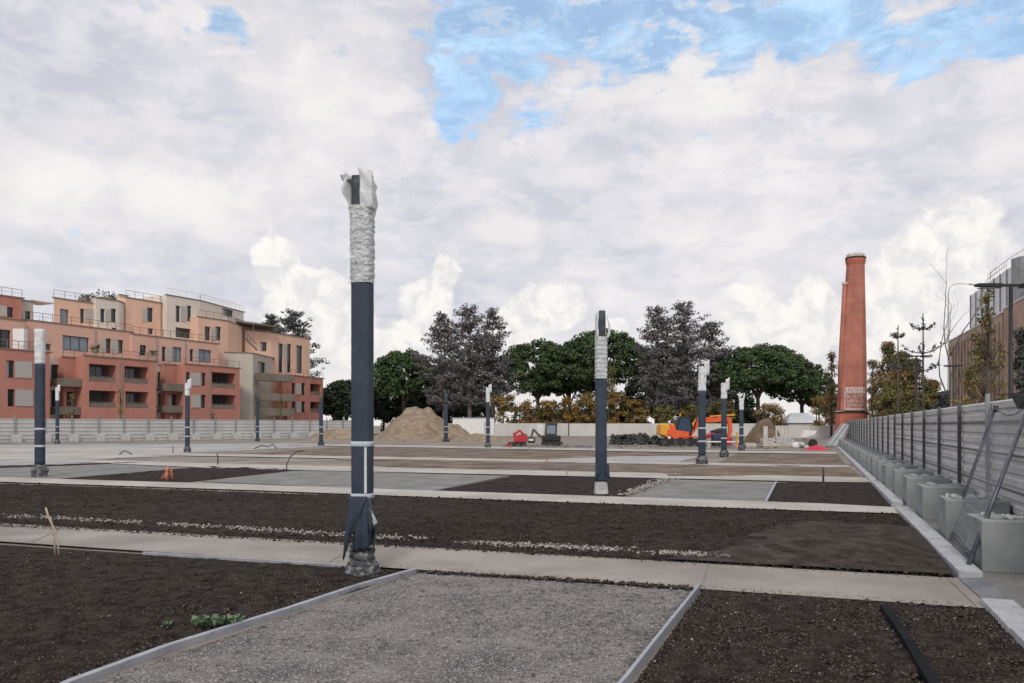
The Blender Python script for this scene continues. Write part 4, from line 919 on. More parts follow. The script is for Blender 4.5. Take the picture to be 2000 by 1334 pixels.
MB().tube([(-px2m(14), 0, zc_(556)), (-px2m(14), 0, zc_(552))], px2m(5.4), 10).build('buttress_cap', M['stone'], ch)
# painted sign: pale ground with red lettering strokes, wrapped on the shaft front
def on_shaft(u, v, o):               # u -1..1 across, v 0..1 up the sign
    a = u * 1.12; w = (px2m(50 - 1.5 * v) / 2 + o) / math.cos((a + math.pi / 8) % (math.pi / 4) - math.pi / 8); return (w * math.sin(a), -w * math.cos(a), zc_(801) + (zc_(757) - zc_(801)) * v)
def patch(mb, u0, u1, v0, v1, o, m, n=8, sl=0):
    vs = []; 
    for i in range(n + 1):
        u = u0 + (u1 - u0) * i / n; vs += [on_shaft(u, v0 + sl * (u - u0), o), on_shaft(u, v1 + sl * (u - u0), o)]
    mb.add(vs, [(2 * i, 2 * i + 2, 2 * i + 3, 2 * i + 1) for i in range(n)], m)
sg = MB(); patch(sg, -.86, .98, .72, 1, .03, 0, 24); patch(sg, -.86, .98, 0, .07, .03, 0, 24); patch(sg, -.86, -.80, .07, .72, .03, 0, 1); patch(sg, .92, .98, .07, .72, .03, 0, 1)
r5 = random.Random(7)
# lower rows: white outline letters on the red field; upper row: white letters parted by thin red gaps
for i in range(9): u = -.80 + i * .195; patch(sg, u, u + .03, .78 + .04 * (i % 2), .93, .055, 1, 1)
for row, v0, v1 in ((0, .50, .68), (1, .29, .46), (2, .10, .25)):
    u = -.76 + .05 * row
    while u < .82:
        h = v1 - v0; w_ = r5.uniform(.09, .15)
        patch(sg, u, u + .028, v0, v1 * (1 - r5.random() * .04), .045, 0, 1)
        for q_ in r5.sample([0, .45, .85], 2): patch(sg, u + .028, u + w_ - .03, v0 + h * q_, v0 + h * q_ + .03, .045, 0, 1, r5.uniform(-.25, .25))
        if r5.random() < .5: patch(sg, u + w_ - .03, u + w_, v0 + h * r5.choice([0, .4]), v1, .045, 0, 1)
        u += w_ + .045
sg.build('painted_sign', [mat('faded_white', (.50, .36, .32), (.70, .62, .58), 4), M['redp']], ch, fix=False)
# ------------------------------------------------------------------ street lamps
def street_lamp(px, Y, label, z=6.2, arm=1.1):
    e = empty('street_lamp', (*G(px, Y), 0), 0, label, 'street lamp', 'black T-shaped street lamps behind the right hoarding')
    MB().tube([(0, 0, 0), (0, 0, 1.2), (0, 0, z)], [.09, .075, .06], 10).build('pole', M['black'], e, smooth=True)
    MB().box(-.09, .09, -.09, .09, 0, .25).build('base', M['black'], e, bevel=.01)
    for s in (-1, 1):
        MB().box(min(s * .061, s * arm * .35), max(s * .061, s * arm * .35), -.04, .04, z - .09, z - .01).build('arm', M['black'], e)
        h = MB().side([(s * arm * .3, z - .13), (s * arm, z - .08), (s * arm, z), (s * arm * .3, z)], -.13, .13); h.build('lamp_head', M['black'], e)
        MB().box(min(s * arm * .45, s * arm * .95), max(s * arm * .45, s * arm * .95), -.1, .1, z - .15, z - .137).build('lens', M['glass_cool'], e)
    return e
street_lamp(1974, 25, 'large black T-shaped street lamp at the right edge')
street_lamp(1790, 50.5, 'small distant black T-shaped street lamp among autumn trees', 6.2, 1.0)
street_lamp(1862, 60, 'black T-shaped street lamp at the left corner of the brick building', 6.3, .7)
# pale gooseneck lamp
gl = empty('gooseneck_lamp', (*G(1852, 70), 0), 0, 'thin pale curved-arm street light beside the bare tree', 'street lamp')
MB().tube([(0, 0, 0), (0, 0, 5), (0, 0, 13.6), (.15, 0, 14.1), (.5, 0, 14.35), (1.0, 0, 14.42), (2.0, 0, 14.35)], [.09, .07, .045, .04, .04, .035, .03], 8).build('pole', M['hoard'], gl, smooth=True)
MB().side([(1.9, 14.3), (2.5, 14.24), (2.5, 14.34), (1.9, 14.42)], -.1, .1).build('lamp_head', M['hoard'], gl)
# ------------------------------------------------------------------ vegetation (roof planting is added to the building that carries it)
def leaf_faces(c, rad, n, size, rg, up=.35, shell=.55):
    """n quads in an ellipsoid clump: returns verts (n*4,3)"""
    d = rg.normal(0, 1, (n, 3)); d /= np.linalg.norm(d, axis=1)[:, None]
    r = (shell + (1 - shell) * rg.random((n, 1))) ; r = np.where(rg.random((n, 1)) < .25, rg.random((n, 1)), r)
    p = d * r * np.asarray(rad) + np.asarray(c)
    nn = d + rg.normal(0, .7, (n, 3)); nn[:, 2] += up; nn /= np.linalg.norm(nn, axis=1)[:, None]
    a = np.cross(nn, rg.normal(0, 1, (n, 3))); a /= np.linalg.norm(a, axis=1)[:, None] + 1e-9; b = np.cross(nn, a)
    s = size * rg.uniform(.6, 1.3, (n, 1)); s2 = s * rg.uniform(.45, .9, (n, 1))
    return np.stack([p - a * s, p - b * s2, p + a * s, p + b * s2], 1).reshape(-1, 3)
def leaves(name, m, parent, clumps, size, seed, dens=9, up=.35, shell=.55, cap=60000):
    rg = np.random.default_rng(seed); out = []
    for c, r in clumps:
        r = np.asarray(r, float); ar = (r[0] * r[1] + r[0] * r[2] + r[1] * r[2]) / 3
        out.append(leaf_faces(c, r, max(6, int(dens * ar / size ** 2 * .25)), size, rg, up, shell))
    V = np.concatenate(out); n = len(V) // 4
    return obj_np(name, V, np.arange(n * 4).reshape(n, 4), m, parent)
def pine(px, Y, wpx, ytop, ybot, label, seed, m='pine', skew=0, group=None, lean=0):
    r = random.Random(seed); e = empty('umbrella_pine', (*G(px, Y), 0), 0, label, 'tree', group)
    k = Y / F; a = wpx * k / 2; zt = Zat(ytop, Y); zb = Zat(ybot, Y); H = zt - zb; cl = []
    for i in range(430):
        t = r.random() * 6.283; q = r.random() ** .5; x = q * math.cos(t); y = q * math.sin(t)
        top = max(0, 1 - q ** 2.2) ** .62 * (.97 + .03 * math.sin(3 * t + seed))
        z = zb + .10 * H + .06 * H * math.sin(4 * t + seed) + H * .84 * top * (1 if r.random() < .45 else r.random()) - skew * x * H * .5
        rr = r.uniform(.045, .085) * a + .38
        cl.append(((x * (a - rr * .7), y * (a - rr) * .7, z - rr * .5), (rr, rr, rr * .6)))
    leaves('crown', M[m], e, cl, .24, seed, 15, .5, .55)
    tk = MB(); hz_ = zb + .25 * H
    tk.tube([(0, 0, 0), (.1 + lean * .3, 0, hz_ * .35), (lean, .1, hz_ * .75), (lean * 1.1, .1, hz_ + .15 * H)], [.48, .36, .3, .16], 9)
    for i in range(9):
        t = i * .698 + r.random() * .4; l = a * r.uniform(.5, .8); z0_ = hz_ * r.uniform(.55, .85)
        tk.tube([(lean * .8, 0, z0_), (math.cos(t) * l * .45, math.sin(t) * l * .35, z0_ + (hz_ + .25 * H - z0_) * .6), (math.cos(t) * l, math.sin(t) * l * .7, hz_ + H * .35)], [.2, .13, .05], 6)
    tk.build('trunk', M['bark'], e, smooth=True); return e
def cedar(px, Y, wpx, ytop, label, seed, m='cedar', zlow=.24, group=None, dens=6.6, tip=.2):
    r = random.Random(seed); e = empty('cedar_tree', (*G(px, Y), 0), 0, label, 'tree', group)
    k = Y / F; a = wpx * k / 2; h = Zat(ytop, Y); cl = []; tk = MB()
    tk.tube([(0, 0, 0), (.05, 0, h * .3), (.0, .05, h * .65), (.05, 0, h * .97)], [.42, .33, .2, .05], 9)
    nl = int(h / .85)
    for i in range(nl):
        f = i / (nl - 1); z = h * (zlow + (1 - zlow) * f) + r.uniform(-.3, .3)
        L = a * (1 + .16 * math.sin(i * .9 + seed * 2.1)) * float(np.interp(f, [0, .15, .45, .75, .92, 1], [.75, 1.0, 1.0, .74, .5, .24])) * (.88 + .2 * math.sin(seed + i * 1.7))
        for j in range(r.choice([6, 7, 8])):
            t = r.random() * 6.283; l = L * r.uniform(.6, 1.08); ex = (math.cos(t) * l, math.sin(t) * l * .8, z + l * r.uniform(-.15, .5))
            tk.tube([(0, 0, z - .3), (ex[0] * .5, ex[1] * .5, z + (ex[2] - z) * .3), ex], [.09, .06, .02], 4, caps=False)
            nn = max(2, int(l / .8))
            for q in range(nn):
                g_ = (q + .9) / nn; rr = r.uniform(.45, .95)
                cl.append(((ex[0] * g_ + r.uniform(-.3, .3), ex[1] * g_ + r.uniform(-.3, .3), z + (ex[2] - z) * g_ ** 1.5 + r.uniform(-.35, .45)), (rr, rr, rr * .6)))
    leaves('crown', M[m], e, cl, .17, seed, dens, .6, .4)
    tk.build('trunk', M['bark_grey'], e, smooth=True); return e
def bushy(name, px, Y, wpx, ytop, label, seed, m, n=40, size=.16, dens=5, trunkm='bark', cat='tree', group=None, low=.12, rr0=(.5, .9), shape=1.0):
    r = random.Random(seed); e = empty(name, (*G(px, Y), 0), 0, label, cat, group)
    k = Y / F; a = wpx * k / 2; h = Zat(ytop, Y); cl = []; tk = MB()
    stems = [(0, 0)] if cat == 'tree' else [(r.uniform(-.6, .6) * a, r.uniform(-.5, .5)) for _ in range(5)]
    for sx_, sy_ in stems:
        tk.tube([(sx_, sy_, 0), (sx_ * 1.05, sy_, h * .45), (sx_ * 1.1 + .1, sy_, h * .86)], [.04 + h * .012, .03 + h * .008, .02], 7)
    for i in range(n):
        z = h * (low + (1 - low) * r.random()); f = z / h; wdt = a * (math.sin(min(1, f * 1.05 + .12) * 3.0) ** .6 if shape == 1 else (1 - .35 * f))
        t = r.random() * 6.283; q = math.sqrt(r.random()); rr = r.uniform(*rr0)
        c = (math.cos(t) * q * max(.1, wdt - rr * .5), math.sin(t) * q * max(.1, min(wdt, 2.5) - rr * .5), min(z, h - rr * .6))
        cl.append((c, (rr, rr, rr * .8)))
        s0 = stems[i % len(stems)]; tk.tube([(s0[0], s0[1], c[2] * .82), (c[0] * .6 + s0[0] * .4, c[1] * .6, c[2] * .92), c], [.03, .02, .008], 4, caps=False)
    leaves('crown' if cat == 'tree' else 'foliage', M[m], e, cl, size, seed, dens, .3, .3)
    tk.build('trunk' if cat == 'tree' else 'stems', M[trunkm], e, smooth=True); return e
PG = 'umbrella pines behind the site'
LF_D = .22; CG = 'grey cedars behind the site'
pine(788, 135, 175, 679, 775, 'dark green umbrella pine just right of the foreground post', 11, group=PG)
pine(1050, 138, 225, 660, 768, 'green umbrella pine between the left cedars and the tall post', 12, group=PG)
pine(1175, 134, 215, 638, 742, 'tallest umbrella pine, behind the wrapped post right of centre', 13, group=PG)
pine(1480, 130, 250, 669, 758, 'widest umbrella pine, right of the second cedar group', 14, group=PG)
pine(1566, 136, 160, 697, 785, 'umbrella pine with a drooping right side, left of the chimney', 15, m='pine', skew=.5, group=PG)
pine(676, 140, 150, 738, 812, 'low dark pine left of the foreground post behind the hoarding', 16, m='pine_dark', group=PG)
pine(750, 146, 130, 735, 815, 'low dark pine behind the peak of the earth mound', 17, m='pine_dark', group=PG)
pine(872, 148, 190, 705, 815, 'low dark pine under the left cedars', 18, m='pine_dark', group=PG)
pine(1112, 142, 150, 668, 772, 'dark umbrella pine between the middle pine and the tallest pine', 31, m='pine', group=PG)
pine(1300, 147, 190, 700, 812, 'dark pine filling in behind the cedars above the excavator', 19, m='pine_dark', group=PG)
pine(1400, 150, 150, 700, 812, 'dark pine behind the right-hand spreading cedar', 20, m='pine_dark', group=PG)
cedar(868, 127, 112, 617, 'leftmost grey cedar of the group above the earth mound', 21, group=CG)
cedar(917, 125, 124, 605, 'middle and tallest grey cedar above the earth mound', 22, group=CG)
cedar(962, 128, 100, 613, 'right-hand grey cedar of the group above the earth mound', 23, group=CG)
cedar(1284, 126, 108, 605, 'left tall grey cedar above the orange excavator', 24, group=CG)
cedar(1334, 124, 128, 600, 'middle tallest grey cedar above the orange excavator', 25, group=CG)
cedar(1388, 129, 106, 633, 'right spreading grey cedar above the orange excavator', 26, group=CG)
cedar(572, 150, 135, 612, 'dark grey cedar rising behind the right end of the flats', 27, m='cedar_green', zlow=.12, group=CG)
cedar(530, 156, 90, 622, 'low grey cedar just showing over the flats roof', 28, m='cedar_green', group=CG)
AG = 'autumn shrubs behind the far hoarding'
for i, (px, yt, w, l, mm) in enumerate([(985, 775, 60, 'tan autumn shrub right of the left cedars', 'autumn'), (1030, 783, 55, 'tan autumn shrub above the red digger', 'rust'), (1072, 786, 52, 'orange autumn shrub above the dark mini excavator', 'autumn'),
                                  (1112, 780, 55, 'orange autumn shrub left of the tall wrapped post', 'autumn'), (1150, 770, 45, 'pale orange shrub directly left of the tall wrapped post', 'autumn'), (1205, 768, 48, 'brown autumn shrub directly right of the tall wrapped post', 'autumn'),
                                  (1245, 785, 50, 'ochre autumn shrub left of the yellow counterweight', 'autumn'), (1298, 796, 50, 'low olive shrub behind the excavator cab', 'olive'), (1350, 792, 60, 'olive shrub behind the excavator boom', 'olive'),
                                  (1408, 785, 60, 'olive autumn shrub right of the excavator boom', 'olive'), (1500, 790, 60, 'mixed brown shrub under the widest pine', 'rust'), (1612, 778, 55, 'orange shrub touching the left side of the chimney', 'autumn')]):
    bushy('autumn_shrub', px, 123 if px < 1450 else 118, w * 1.35, yt - 4, l, 40 + i, mm, 44, .15, 15, cat='shrub', group=AG, rr0=(.5, .95), low=.2, shape=0)
bushy('olive_tree', 1196, 126, 60, 715, 'slim olive tree with pale trunk right of the tall post', 60, 'olive', 40, .15, 9, low=.45, rr0=(.4, .8))
# dense dark hedge under the pines
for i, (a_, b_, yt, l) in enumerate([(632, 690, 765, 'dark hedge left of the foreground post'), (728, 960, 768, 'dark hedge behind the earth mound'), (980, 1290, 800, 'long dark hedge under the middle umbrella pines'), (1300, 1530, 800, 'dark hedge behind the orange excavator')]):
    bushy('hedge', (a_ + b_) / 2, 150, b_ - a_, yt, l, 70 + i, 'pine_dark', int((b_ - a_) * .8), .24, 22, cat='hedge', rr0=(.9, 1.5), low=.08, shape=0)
# right of the chimney
RG = 'autumn trees right of the chimney'
for i, (px, Y, w, yt, l, mm, n) in enumerate([(1734, 84, 56, 668, 'rusty autumn tree touching the right side of the chimney', 'rust', 60), (1762, 80, 62, 686, 'orange brown autumn tree second from the chimney', 'rust', 60), (1738, 72, 62, 742, 'low green bushy tree behind the hoarding near the chimney', 'olive', 50),
                                        (1785, 78, 60, 700, 'rust and olive tree behind the small T lamp', 'rust', 55), (1820, 76, 56, 742, 'dark olive tree below the whorled conifer', 'olive', 50), (1775, 66, 54, 762, 'low olive tree in front of the autumn trees', 'olive', 40),
                                        (1848, 68, 52, 765, 'low dark shrubby tree at the foot of the bare tree', 'cedar_green', 36), (1704, 98, 34, 702, 'thin rusty tree right against the chimney', 'rust', 18), (1624, 96, 44, 683, 'thin half-bare tree left of the chimney', 'rust', 14)]):
    bushy('autumn_tree', px, Y, w * 1.4 if n > 20 else w, yt, l, 80 + i, mm, int(n * 3), .11, 9, group=RG, rr0=(.35, .75), low=.12)
bushy('young_tree', 1930, 34, 92, 566, 'leafy young tree with layered tufts under the large street lamp arm', 95, 'olive', 44, .075, 6, 'bark', rr0=(.16, .36), low=.55)
bushy('young_tree', 1922, 38, 100, 660, 'yellowing young tree in front of the brown brick wall', 96, 'olive', 70, .07, 7, 'bark', rr0=(.2, .42), low=.2)
bushy('young_tree', 1893, 44, 80, 715, 'low ochre young tree before the brick building corner', 97, 'autumn', 60, .07, 7, 'bark', rr0=(.2, .42), low=.15)
bushy('young_tree', 1998, 30, 44, 640, 'dark green young tree cut by the right edge', 98, 'cedar_green', 60, .075, 9, 'bark', rr0=(.22, .4), low=.2)
def whorl(px, Y, ytop, label, seed, tiers):
    e = empty('whorled_conifer', (*G(px, Y), 0), 0, label, 'tree', 'young conifers right of the chimney'); h = Zat(ytop, Y); tk = MB(); r = random.Random(seed); cl = []
    tk.tube([(0, 0, 0), (0, 0, h * .6), (0, 0, h)], [.12, .08, .03], 7)
    cl.append(((0, 0, h - .35), (.16, .16, .5)))
    for z, l in tiers:
        for j in range(5):
            t = j * 1.257 + r.random() * .5; ex = (math.cos(t) * l, math.sin(t) * l, h - z + l * .45)
            tk.tube([(0, 0, h - z), (ex[0] * .6, ex[1] * .6, h - z + l * .12), ex], [.05, .04, .02], 5)
            for q in (.5, .8, 1.0): cl.append(((ex[0] * q, ex[1] * q, h - z + l * .45 * q * q), (.2, .2, .26)))
    leaves('crown', M['cedar_green'], e, cl, .09, seed, 7, .5, .3); tk.build('trunk', M['bark'], e, smooth=True)
whorl(1803, 62, 612, 'young whorled conifer with upturned branches, taller and right-hand', 5, [(1.3, .85), (3.2, 1.5), (4.6, 1.2)])
whorl(1754, 62, 637, 'thin young conifer spire, shorter and nearer the chimney', 6, [(.9, .5), (3.4, .9)])
def bare_tree(px, Y, ytop, label, seed, spread=.6):
    e = empty('bare_tree', (*G(px, Y), 0), 0, label, 'tree'); h = Zat(ytop, Y); r = random.Random(seed); tr = MB(); br = MB()
    def grow(p, d, l, rad, dep, mb):
        pts = [p]; q = p.copy(); dd = d.copy()
        for i in range(4):
            dd = (dd + Vector((r.uniform(-.22, .22), r.uniform(-.2, .2), r.uniform(-.03, .12)))).normalized(); q = q + dd * l / 4; pts.append(q.copy())
        mb.tube(pts, [rad * (1 - .13 * i) for i in range(5)], 5 if dep < 3 else 3, caps=dep < 2)
        if dep < 5:
            for i in range(2 if dep else 4):
                k = r.choice([2, 3, 4]); nd_ = (dd + Vector((r.uniform(-1, 1), r.uniform(-.8, .8), r.uniform(-.1, .6))) * spread).normalized(); grow(pts[k], nd_, l * r.uniform(.5, .75), rad * .5, dep + 1, br)
    grow(Vector((0, 0, 0)), Vector((0, 0, 1)), h * .55, .13, 0, tr)
    tr.build('trunk', M['bark_pale'], e, smooth=True); br.build('branches', M['bark_grey'], e, smooth=True); return e
bare_tree(1862, 62, 545, 'tall bare tree with thin pale branches left of the brick building', 4, .75)
bare_tree(1610, 100, 690, 'small bare tree just left of the chimney', 9, .8)
for i, (px, py, sb, w, h, l) in enumerate([(163, 586, 7, .9, .8, 'small roof shrub on the left of the top peach storey'), (178, 586, 7, 1.0, .9, 'roof shrub in the middle of the top peach storey'), (205, 584, 6.5, 1.6, 1.3, 'largest tufted shrub on the roof of the pale top storey'), (218, 585, 6.5, .8, .7, 'tiny shrub at the right of the roof planting'), (186, 665 + 22, 2.0, .5, .9, 'potted shrub on the terrace between second tier windows'), (300, 693, 2.0, .6, .7, 'potted shrub on the terrace left of the second peach block')]):
    x_, y_ = LF(px, sb); z_ = Zat(py, y_); r_ = random.Random(i); e_ = empty('roof_shrub', (x_, y_, z_ - .1), 0, l, 'shrub', 'planting on the roof terraces')
    leaves('foliage', M['pine_dark'], e_, [((r_.uniform(-w, w) * .6, r_.uniform(-.3, .3), h * r_.uniform(.4, .9)), (.35, .35, .35)) for _ in range(8)], .12, i, 5, .4, .3)
    MB().box(-w * .6, w * .6, -.3, .3, 0, .35).build('planter', M['taupe'], e_)
# young garden trees at the foot of the flats
for i, (px, w, yt, l, mm) in enumerate([(141, 26, 768, 'small ochre tree in front of the recessed balcony of the flats', 'olive'), (235, 14, 762, 'thin yellow young tree between the loggias of the red flats', 'autumn'), (548, 22, 757, 'slim yellow tree before the stair tower balconies', 'autumn'), (415, 36, 800, 'low reddish shrub below the third red block', 'rust')]):
    bushy('garden_tree', px, LY(px) + 2.5, w, yt, l, 110 + i, mm, 18, .09, 3, rr0=(.25, .5), low=.3, group='young trees behind the left hoarding')
# ------------------------------------------------------------------ mounds
def mound(name, px, Y, prof, dep, m, label, seed, amp=.25, cat='earth mound', nu=70, nv=40, s=.8, sh=1.0):
    """prof: list of (px, py) of the skyline, left to right, at distance Y"""
    e_x = [G(a, Y)[0] for a, b in prof]; zz = [max(0, Zat(b, Y)) for a, b in prof]; x = np.linspace(e_x[0], e_x[-1], nu); zt = np.interp(x, e_x, zz)
    w = np.linspace(-1, 1, nv); Xg, Wg = np.meshgrid(x, w); Zt = np.interp(Xg, e_x, zz)
    h = Zt * np.clip(1 - np.abs(Wg) ** 1.15, 0, 1) * sh; Yg = Y + Wg * (dep * (.35 + .65 * Zt / max(zz)))
    p = np.stack([Xg, Yg, h], -1).reshape(-1, 3)
    n = fbm(p * [1.4, 1, .5] + seed, s, 5) * amp * 2; p[:, 2] = np.maximum(-.03, p[:, 2] + n * np.clip(p[:, 2] / (max(zz) * .25), 0, 1)) 
    p[:, 2] -= .02; c = np.array([G(px, Y)[0], Y, 0]); i = np.arange(nu * nv).reshape(nv, nu)
    o = obj_np(name, p - c, np.stack([i[:-1, :-1], i[:-1, 1:], i[1:, 1:], i[1:, :-1]], -1).reshape(-1, 4), m, smooth=True); o.location = c; tag(o, label, cat); return o
mound('earth_mound', 818, 96, [(716, 862), (738, 848), (752, 838), (775, 814), (792, 799), (806, 796.5), (838, 797), (852, 806), (872, 822), (895, 834), (925, 851), (940, 862)], 9, M['dirt'], 'large flat-topped brown earth mound left of the red digger', 3, .55)
mound('earth_mound', 930, 84, [(700, 868), (725, 857), (790, 851), (860, 850), (915, 847), (960, 850), (1000, 858), (1020, 868)], 5, M['dirt'], 'low spread of earth in front of the large mound', 5, .35)
mound('earth_mound', 655, 92, [(600, 866), (618, 845), (640, 839), (680, 838), (700, 845), (720, 866)], 3, M['dirt'], 'low brown earth bank left of the foreground post', 8, .3)
mound('earth_mound', 1490, 72, [(1445, 880), (1456, 858), (1470, 836), (1486, 822), (1500, 818), (1515, 832), (1528, 852), (1540, 880)], 2.5, mat('heap', (.11, .075, .05), (.19, .135, .09), 1, c3=(.05, .055, .03), s3=2, bump=.05, bscale=6), 'steep brown heap right of the orange excavator', 9, .4)
rbm = mound('rubble_heap', 1232, 68, [(1188, 872), (1194, 855), (1206, 849), (1218, 852), (1232, 851), (1246, 845), (1262, 848), (1276, 856), (1286, 872)], 1.6, M['rubble'], 'low heap of dark broken asphalt left of the orange excavator', 4, .5, 'rubble heap', s=1.6)
r = np.random.default_rng(4); n = 260; pp = np.stack([r.uniform(G(1192, 68)[0], G(1284, 68)[0], n), 67.4 + r.uniform(-1.4, 1.2, n), r.uniform(0, .75, n)], 1); pp[:, 2] *= np.clip(1.2 - np.abs(pp[:, 1] - 67.4), .1, 1)
o = scatter('asphalt_lumps', pp, r.uniform(.08, .26, n), M['rubble'], 5); tag(o, 'broken asphalt lumps lying over the dark rubble heap', 'rubble', kind='stuff')
# ------------------------------------------------------------------ machines
def tracks(e, cx, y0, y1, L, h, w, m='rubber'):
    for yy in (y0, y1):
        p = [(cx - L / 2 + h / 2 * (1 - math.cos(t)), 0) for t in (0,)]
        pts = [(cx - L / 2 + h / 2 + h / 2 * math.cos(a), h / 2 + h / 2 * math.sin(a)) for a in np.linspace(math.pi / 2, 3 * math.pi / 2, 7)] + [(cx + L / 2 - h / 2 + h / 2 * math.cos(a), h / 2 + h / 2 * math.sin(a)) for a in np.linspace(-math.pi / 2, math.pi / 2, 7)]
        t = MB().side(pts, yy - w / 2, yy + w / 2).build('track', M[m], e)
        for i in range(4):
            x = cx - L / 2 + h / 2 + (L - h) * i / 3; MB().tube([(x, yy - w / 2 - .03, h / 2), (x, yy + w / 2 + .03, h / 2)], h * .3, 10).build('roller', M['frame'], t)
def limb(e, name, pts, wid, hts, m, y=0):    # plated arm through pts with changing depth
    up = []; dn = []
    for i, p in enumerate(pts):
        a = Vector(pts[max(i - 1, 0)]); b = Vector(pts[min(i + 1, len(pts) - 1)]); d = (b - a).normalized(); nrm = Vector((-d.y, d.x)); q = Vector(p)
        up.append(tuple(q + nrm * hts[i] / 2)); dn.append(tuple(q - nrm * hts[i] / 2))
    mb = MB(); n = len(pts)
    for i in range(n - 1): mb.side([dn[i], dn[i + 1], up[i + 1], up[i]], y - wid / 2, y + wid / 2)
    return mb.build(name, M[m], e, bevel=.015)
# orange excavator
Ye = 62.0; ex = empty('excavator', (*G(1335, Ye), 0), 0, 'orange tracked excavator with raised folded boom and yellow rear panel', 'excavator')
def ez(y): return Zat(y, Ye)
def exx(px): return (px - 1335) * Ye / F
tracks(ex, exx(1325), -.9, .9, 3.3, .62, .45)
MB().box(exx(1300), exx(1350), -.5, .5, .3, .75).build('undercarriage', M['black'], ex)
MB().box(exx(1296), exx(1368), -1.05, 1.05, .72, .80).side([(exx(1308), .8), (exx(1340), .8), (exx(1340), 1.15), (exx(1300), 1.35), (exx(1296), .95)], -1.05, 1.05).build('upper_body', M['orange'], ex, bevel=.03)
MB().side([(exx(1285), ez(848)), (exx(1301), ez(853)), (exx(1304), ez(834)), (exx(1300), ez(827)), (exx(1287), ez(829))], -1.0, .9).build('engine_cover', M['yellow'], ex, bevel=.05)
MB().side([(exx(1300), ez(852)), (exx(1320), ez(850)), (exx(1324), ez(832)), (exx(1305), ez(828))], -.95, 1.0).build('rear_housing', M['orange'], ex, bevel=.04)
cb = MB().side([(exx(1317), ez(852)), (exx(1343), ez(852)), (exx(1348), ez(838)), (exx(1341), ez(814)), (exx(1322), ez(814)), (exx(1314), ez(830))], -1.0, -.1).build('cab', M['black'], ex, bevel=.04)
MB().side([(exx(1320), ez(846)), (exx(1341), ez(846)), (exx(1344), ez(838)), (exx(1339), ez(818)), (exx(1325), ez(818)), (exx(1319), ez(831))], -1.015, -1.003).build('window', M['blue'], cb)
MB().side([(exx(1349.5), ez(838)), (exx(1343), ez(816)), (exx(1342.4), ez(816)), (exx(1348.9), ez(838))], -.92, -.18).build('windscreen', M['glass'], cb)
limb(ex, 'boom', [(exx(1346), ez(850)), (exx(1354), ez(836)), (exx(1368), ez(820)), (exx(1384), ez(820)), (exx(1412), ez(820))], .34, [.5, .55, .52, .42, .3], 'orange', .25)
limb(ex, 'boom_ram', [(exx(1350), ez(836)), (exx(1360), ez(818))], .14, [.14, .14], 'yellow', -.02)
limb(ex, 'dipper_arm', [(exx(1404), ez(814)), (exx(1426), ez(819)), (exx(1428), ez(840)), (exx(1423), ez(862))], .26, [.2, .42, .3, .22], 'orange', .25)
limb(ex, 'dipper_ram', [(exx(1388), ez(813)), (exx(1437), ez(810))], .12, [.1, .14], 'yellow', .25)
bk2 = MB().side([(exx(1430), ez(854)), (exx(1430), ez(866)), (exx(1422), ez(872)), (exx(1410), ez(868)), (exx(1408), ez(862)), (exx(1418), ez(856))], -.1, .62); bk2.build('bucket', M['redp'], ex, bevel=.02)
MB().side([(exx(1372), ez(851)), (exx(1400), ez(843)), (exx(1400), ez(847)), (exx(1376), ez(857))], -.8, .8).build('dozer_arm', M['redp'], ex)
MB().side([(exx(1392), ez(842)), (exx(1410), ez(836)), (exx(1412), ez(858)), (exx(1396), ez(864))], -.9, .9).build('front_attachment', M['rubber'], ex, bevel=.04)
MB().side([(exx(1311), ez(862)), (exx(1338), ez(862)), (exx(1339), ez(855)), (exx(1309), ez(853))], -1.09, -1.06).build('side_panel', M['orange'], ex)
for k in range(2):
    MB().tube([(exx(1352 + 3 * k), -.05 - .06 * k, ez(840)), (exx(1362), -.1 - .06 * k, ez(812 - 2 * k)), (exx(1378), .02, ez(815))], .03, 5).build('hose', M['black'], ex, smooth=True)
MB().box(exx(1318), exx(1328), -1.12, -1.0, .62, .70).build('step', M['black'], ex)
MB().tube([(exx(1326), -.5, ez(813)), (exx(1326), -.5, ez(808))], .06, 8).build('beacon', M['yellow'], ex)
MB().side([(exx(1300), ez(861)), (exx(1306), ez(861)), (exx(1304), ez(852)), (exx(1299), ez(852))], -1.08, -1.05).build('warning_panel', M['white'], ex)
# second body behind (blue drum machine between the posts)
bm_ = empty('compactor', (*G(1402, 60.5), 0), 0, 'small dark blue machine between the two wrapped posts beside the excavator', 'machine')
MB().box(-.45, .5, -.4, .4, .35, 1.0).build('body', M['blue'], bm_, bevel=.08)
MB().tube([(-.1, -.5, .33), (-.1, .5, .33)], .33, 16).build('drum', M['rubber'], bm_, smooth=False)
MB().tube([(.4, 0, .9), (.7, 0, 1.35)], .04, 6).build('handle', M['black'], bm_)
tr = empty('trestle', (*G(1414, 57), 0), 0, 'white trestle table in front of the excavator bucket', 'trestle')
MB().box(-1.3, 1.25, -.3, .3, .42, .50).build('top', M['white'], tr)
for s_ in (-1.15, -.1, 1.1): MB().box(s_ - .04, s_ + .04, -.26, .26, 0, .42).build('leg', M['hoard_pale'], tr)
